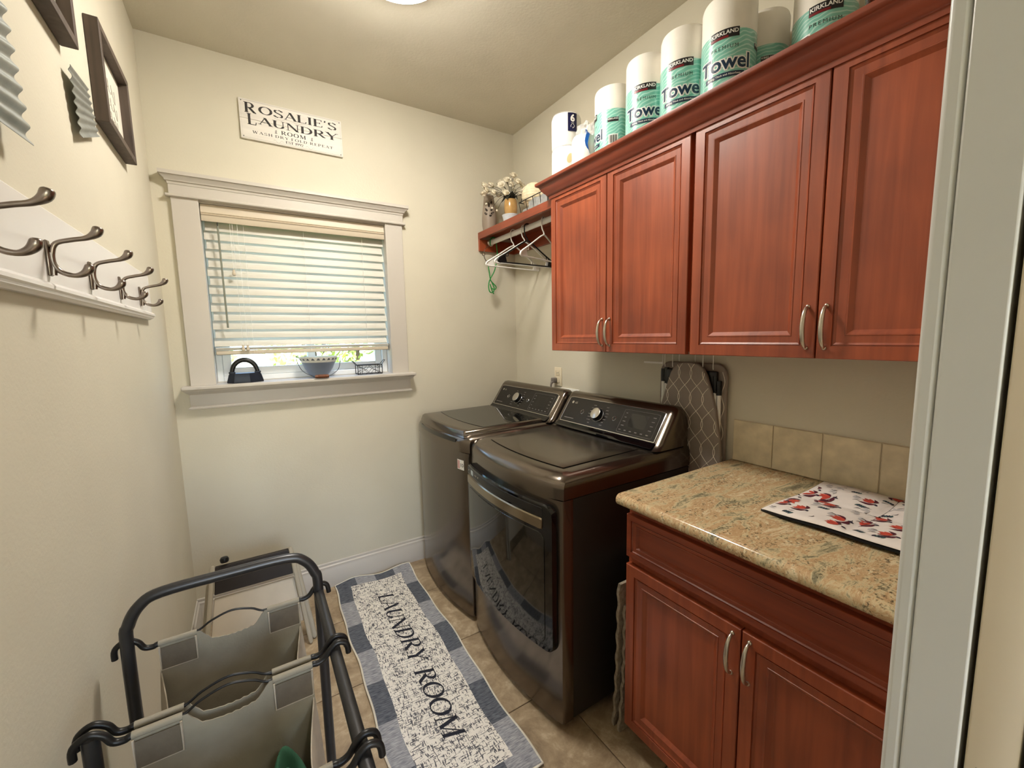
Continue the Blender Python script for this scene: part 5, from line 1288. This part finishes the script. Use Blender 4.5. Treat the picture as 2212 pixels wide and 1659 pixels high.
def bag(ya, yb, nm):                     # ya far, yb near
    b = bpy.data.objects.new('canvas_bag', None); COL.objects.link(b); b.parent = so; b.location = (0, 0, 0)
    panel(b, ya, -.5, face=-1); panel(b, yb, .5, face=-1)
    for x, s in ((BXL, 1), (BXR, -1)):
        fn = lambda u, v: (x-s*.012*math.sin(PI*v)+s*.020*math.sin(PI*u)*v**2, yb+(ya-yb)*u, .20+(TZ-.060-.055*math.sin(PI*u)**.7-.20)*v)
        MB().sheet(fn, 16, 16, .0022, (1, 0, 0)).build('side_panel', m_seam, b, smooth=70)
    MB().box(BXL, BXR, yb, ya, .196, .202).build('bag_bottom', m_canvas, b)
    return b
for ya, yb in ((1.133, .902), (.880, .640), (.618, .395)): bag(ya, yb, '')
for y in (1.133, .902, .880, .640, .618, .395): rod(y)
# clothes in the middle bag and a pale one in the far bag
m_gcloth = M('green_cloth', (52, 100, 76), .9, var=.25, scale=14)
m_bcloth = M('beige_cloth', (186, 174, 138), .9, var=.15, scale=14)
def heap(name, label, cx, cy, z0, rx, ry, h, mat, ph):
    def fn(u, v):
        a = 2*PI*u; r = v; w = 1+.10*math.sin(3*a+ph)+.07*math.sin(5*a+2*ph)
        return (cx+rx*r*w*math.cos(a), cy+ry*r*w*math.sin(a), z0+h*(1-r**7)+.030*math.sin(3*a+7*r+ph)*r**.7+.012*math.sin(11*r+2*a+ph))
    return tag(MB().grid(fn, 36, 24).build(name, mat, smooth=70), label, 'clothing', 'laundry in the sorter bags')
heap('crumpled_cloth', 'crumpled green cloth in the middle bag of the laundry sorter', -.005, .765, .205, .052, .088, .470, m_gcloth, .4)
heap('crumpled_cloth', 'crumpled beige cloth beside the green one in the sorter bag', -.130, .755, .205, .056, .090, .455, m_bcloth, 2.0)

# ================================================================== folded step stool by the window wall
m_stool = M('stool_grey', (176, 168, 150), .5, var=.04, scale=12)
m_tread = M('stool_tread', (40, 34, 31), .6, var=.12, scale=30)
ss = thing('step_stool', 'folded grey step stool with dark tread leaning near the window wall', 'step stool', (-.06, 2.12, 0))
def P3(x, z, o=0.0): return Vector((x, 2.075+.30*z+o, z))
def bar(x0, z0, x1, z1, w, d, o=0.0, rnd=True):
    a, b = P3(x0, z0, o), P3(x1, z1, o); ax = (b-a).normalized(); sx = Vector((1, 0, 0)); sx = (sx-ax*sx.dot(ax)).normalized(); sy = ax.cross(sx)
    mb = MB(); n = 10
    prof = [(0, .5), (.25, .85), (.5, 1)] if rnd else [(0, 1)]
    L_ = (b-a).length; st = [(0, .45), (w*.25, .85), (w*.6, 1), (L_-w*.6, 1), (L_-w*.25, .85), (L_, .45)]
    v = []; f = []
    for t, s in st:
        for k in range(n):
            an = 2*PI*k/n; c, q = math.cos(an), math.sin(an); cx = math.copysign(abs(c)**.5, c)*w/2*s; cy = math.copysign(abs(q)**.5, q)*d/2
            v.append(a+ax*t+sx*cx+sy*cy)
    for i in range(len(st)-1):
        for k in range(n): f.append((i*n+k, i*n+(k+1) % n, (i+1)*n+(k+1) % n, (i+1)*n+k))
    f += [tuple(range(n))[::-1], tuple(range((len(st)-1)*n, len(st)*n))]
    return mb.add(v, f)
bar(.102, .440, .150, .004, .020, .022).build('front_rail', m_stool, ss, smooth=60)
bar(-.205, .440, -.262, .004, .020, .022).build('front_rail', m_stool, ss, smooth=60)
bar(.118, .360, .170, .002, .026, .030, .035).build('rear_rail', m_stool, ss, smooth=60)
bar(-.222, .360, -.272, .002, .026, .030, .035).build('rear_rail', m_stool, ss, smooth=60)
def slab(x0a, x1a, za, x0b, x1b, zb, o, th):
    v = [P3(x0a, za, o), P3(x1a, za, o), P3(x1b, zb, o), P3(x0b, zb, o)]; v += [p+Vector((0, th, 0)) for p in v]
    return MB().add(v, [(0, 1, 2, 3), (7, 6, 5, 4), (0, 4, 5, 1), (1, 5, 6, 2), (2, 6, 7, 3), (3, 7, 4, 0)])
slab(-.206, .104, .322, -.196, .094, .432, -.004, .018).build('tread', m_tread, ss, bev=.003)
slab(-.238, .132, .10, -.208, .106, .300, .012, .010).build('lower_step', M('stool_cream', (206, 196, 178), .5, var=.04, scale=12), ss, bev=.003)
MB().lathe([(.004, 0), (.016, .002), (.018, .014), (.014, .022), (.004, .024)], tuple(P3(-.160, .445)), 12).build('latch_knob', m_black_plastic, ss)
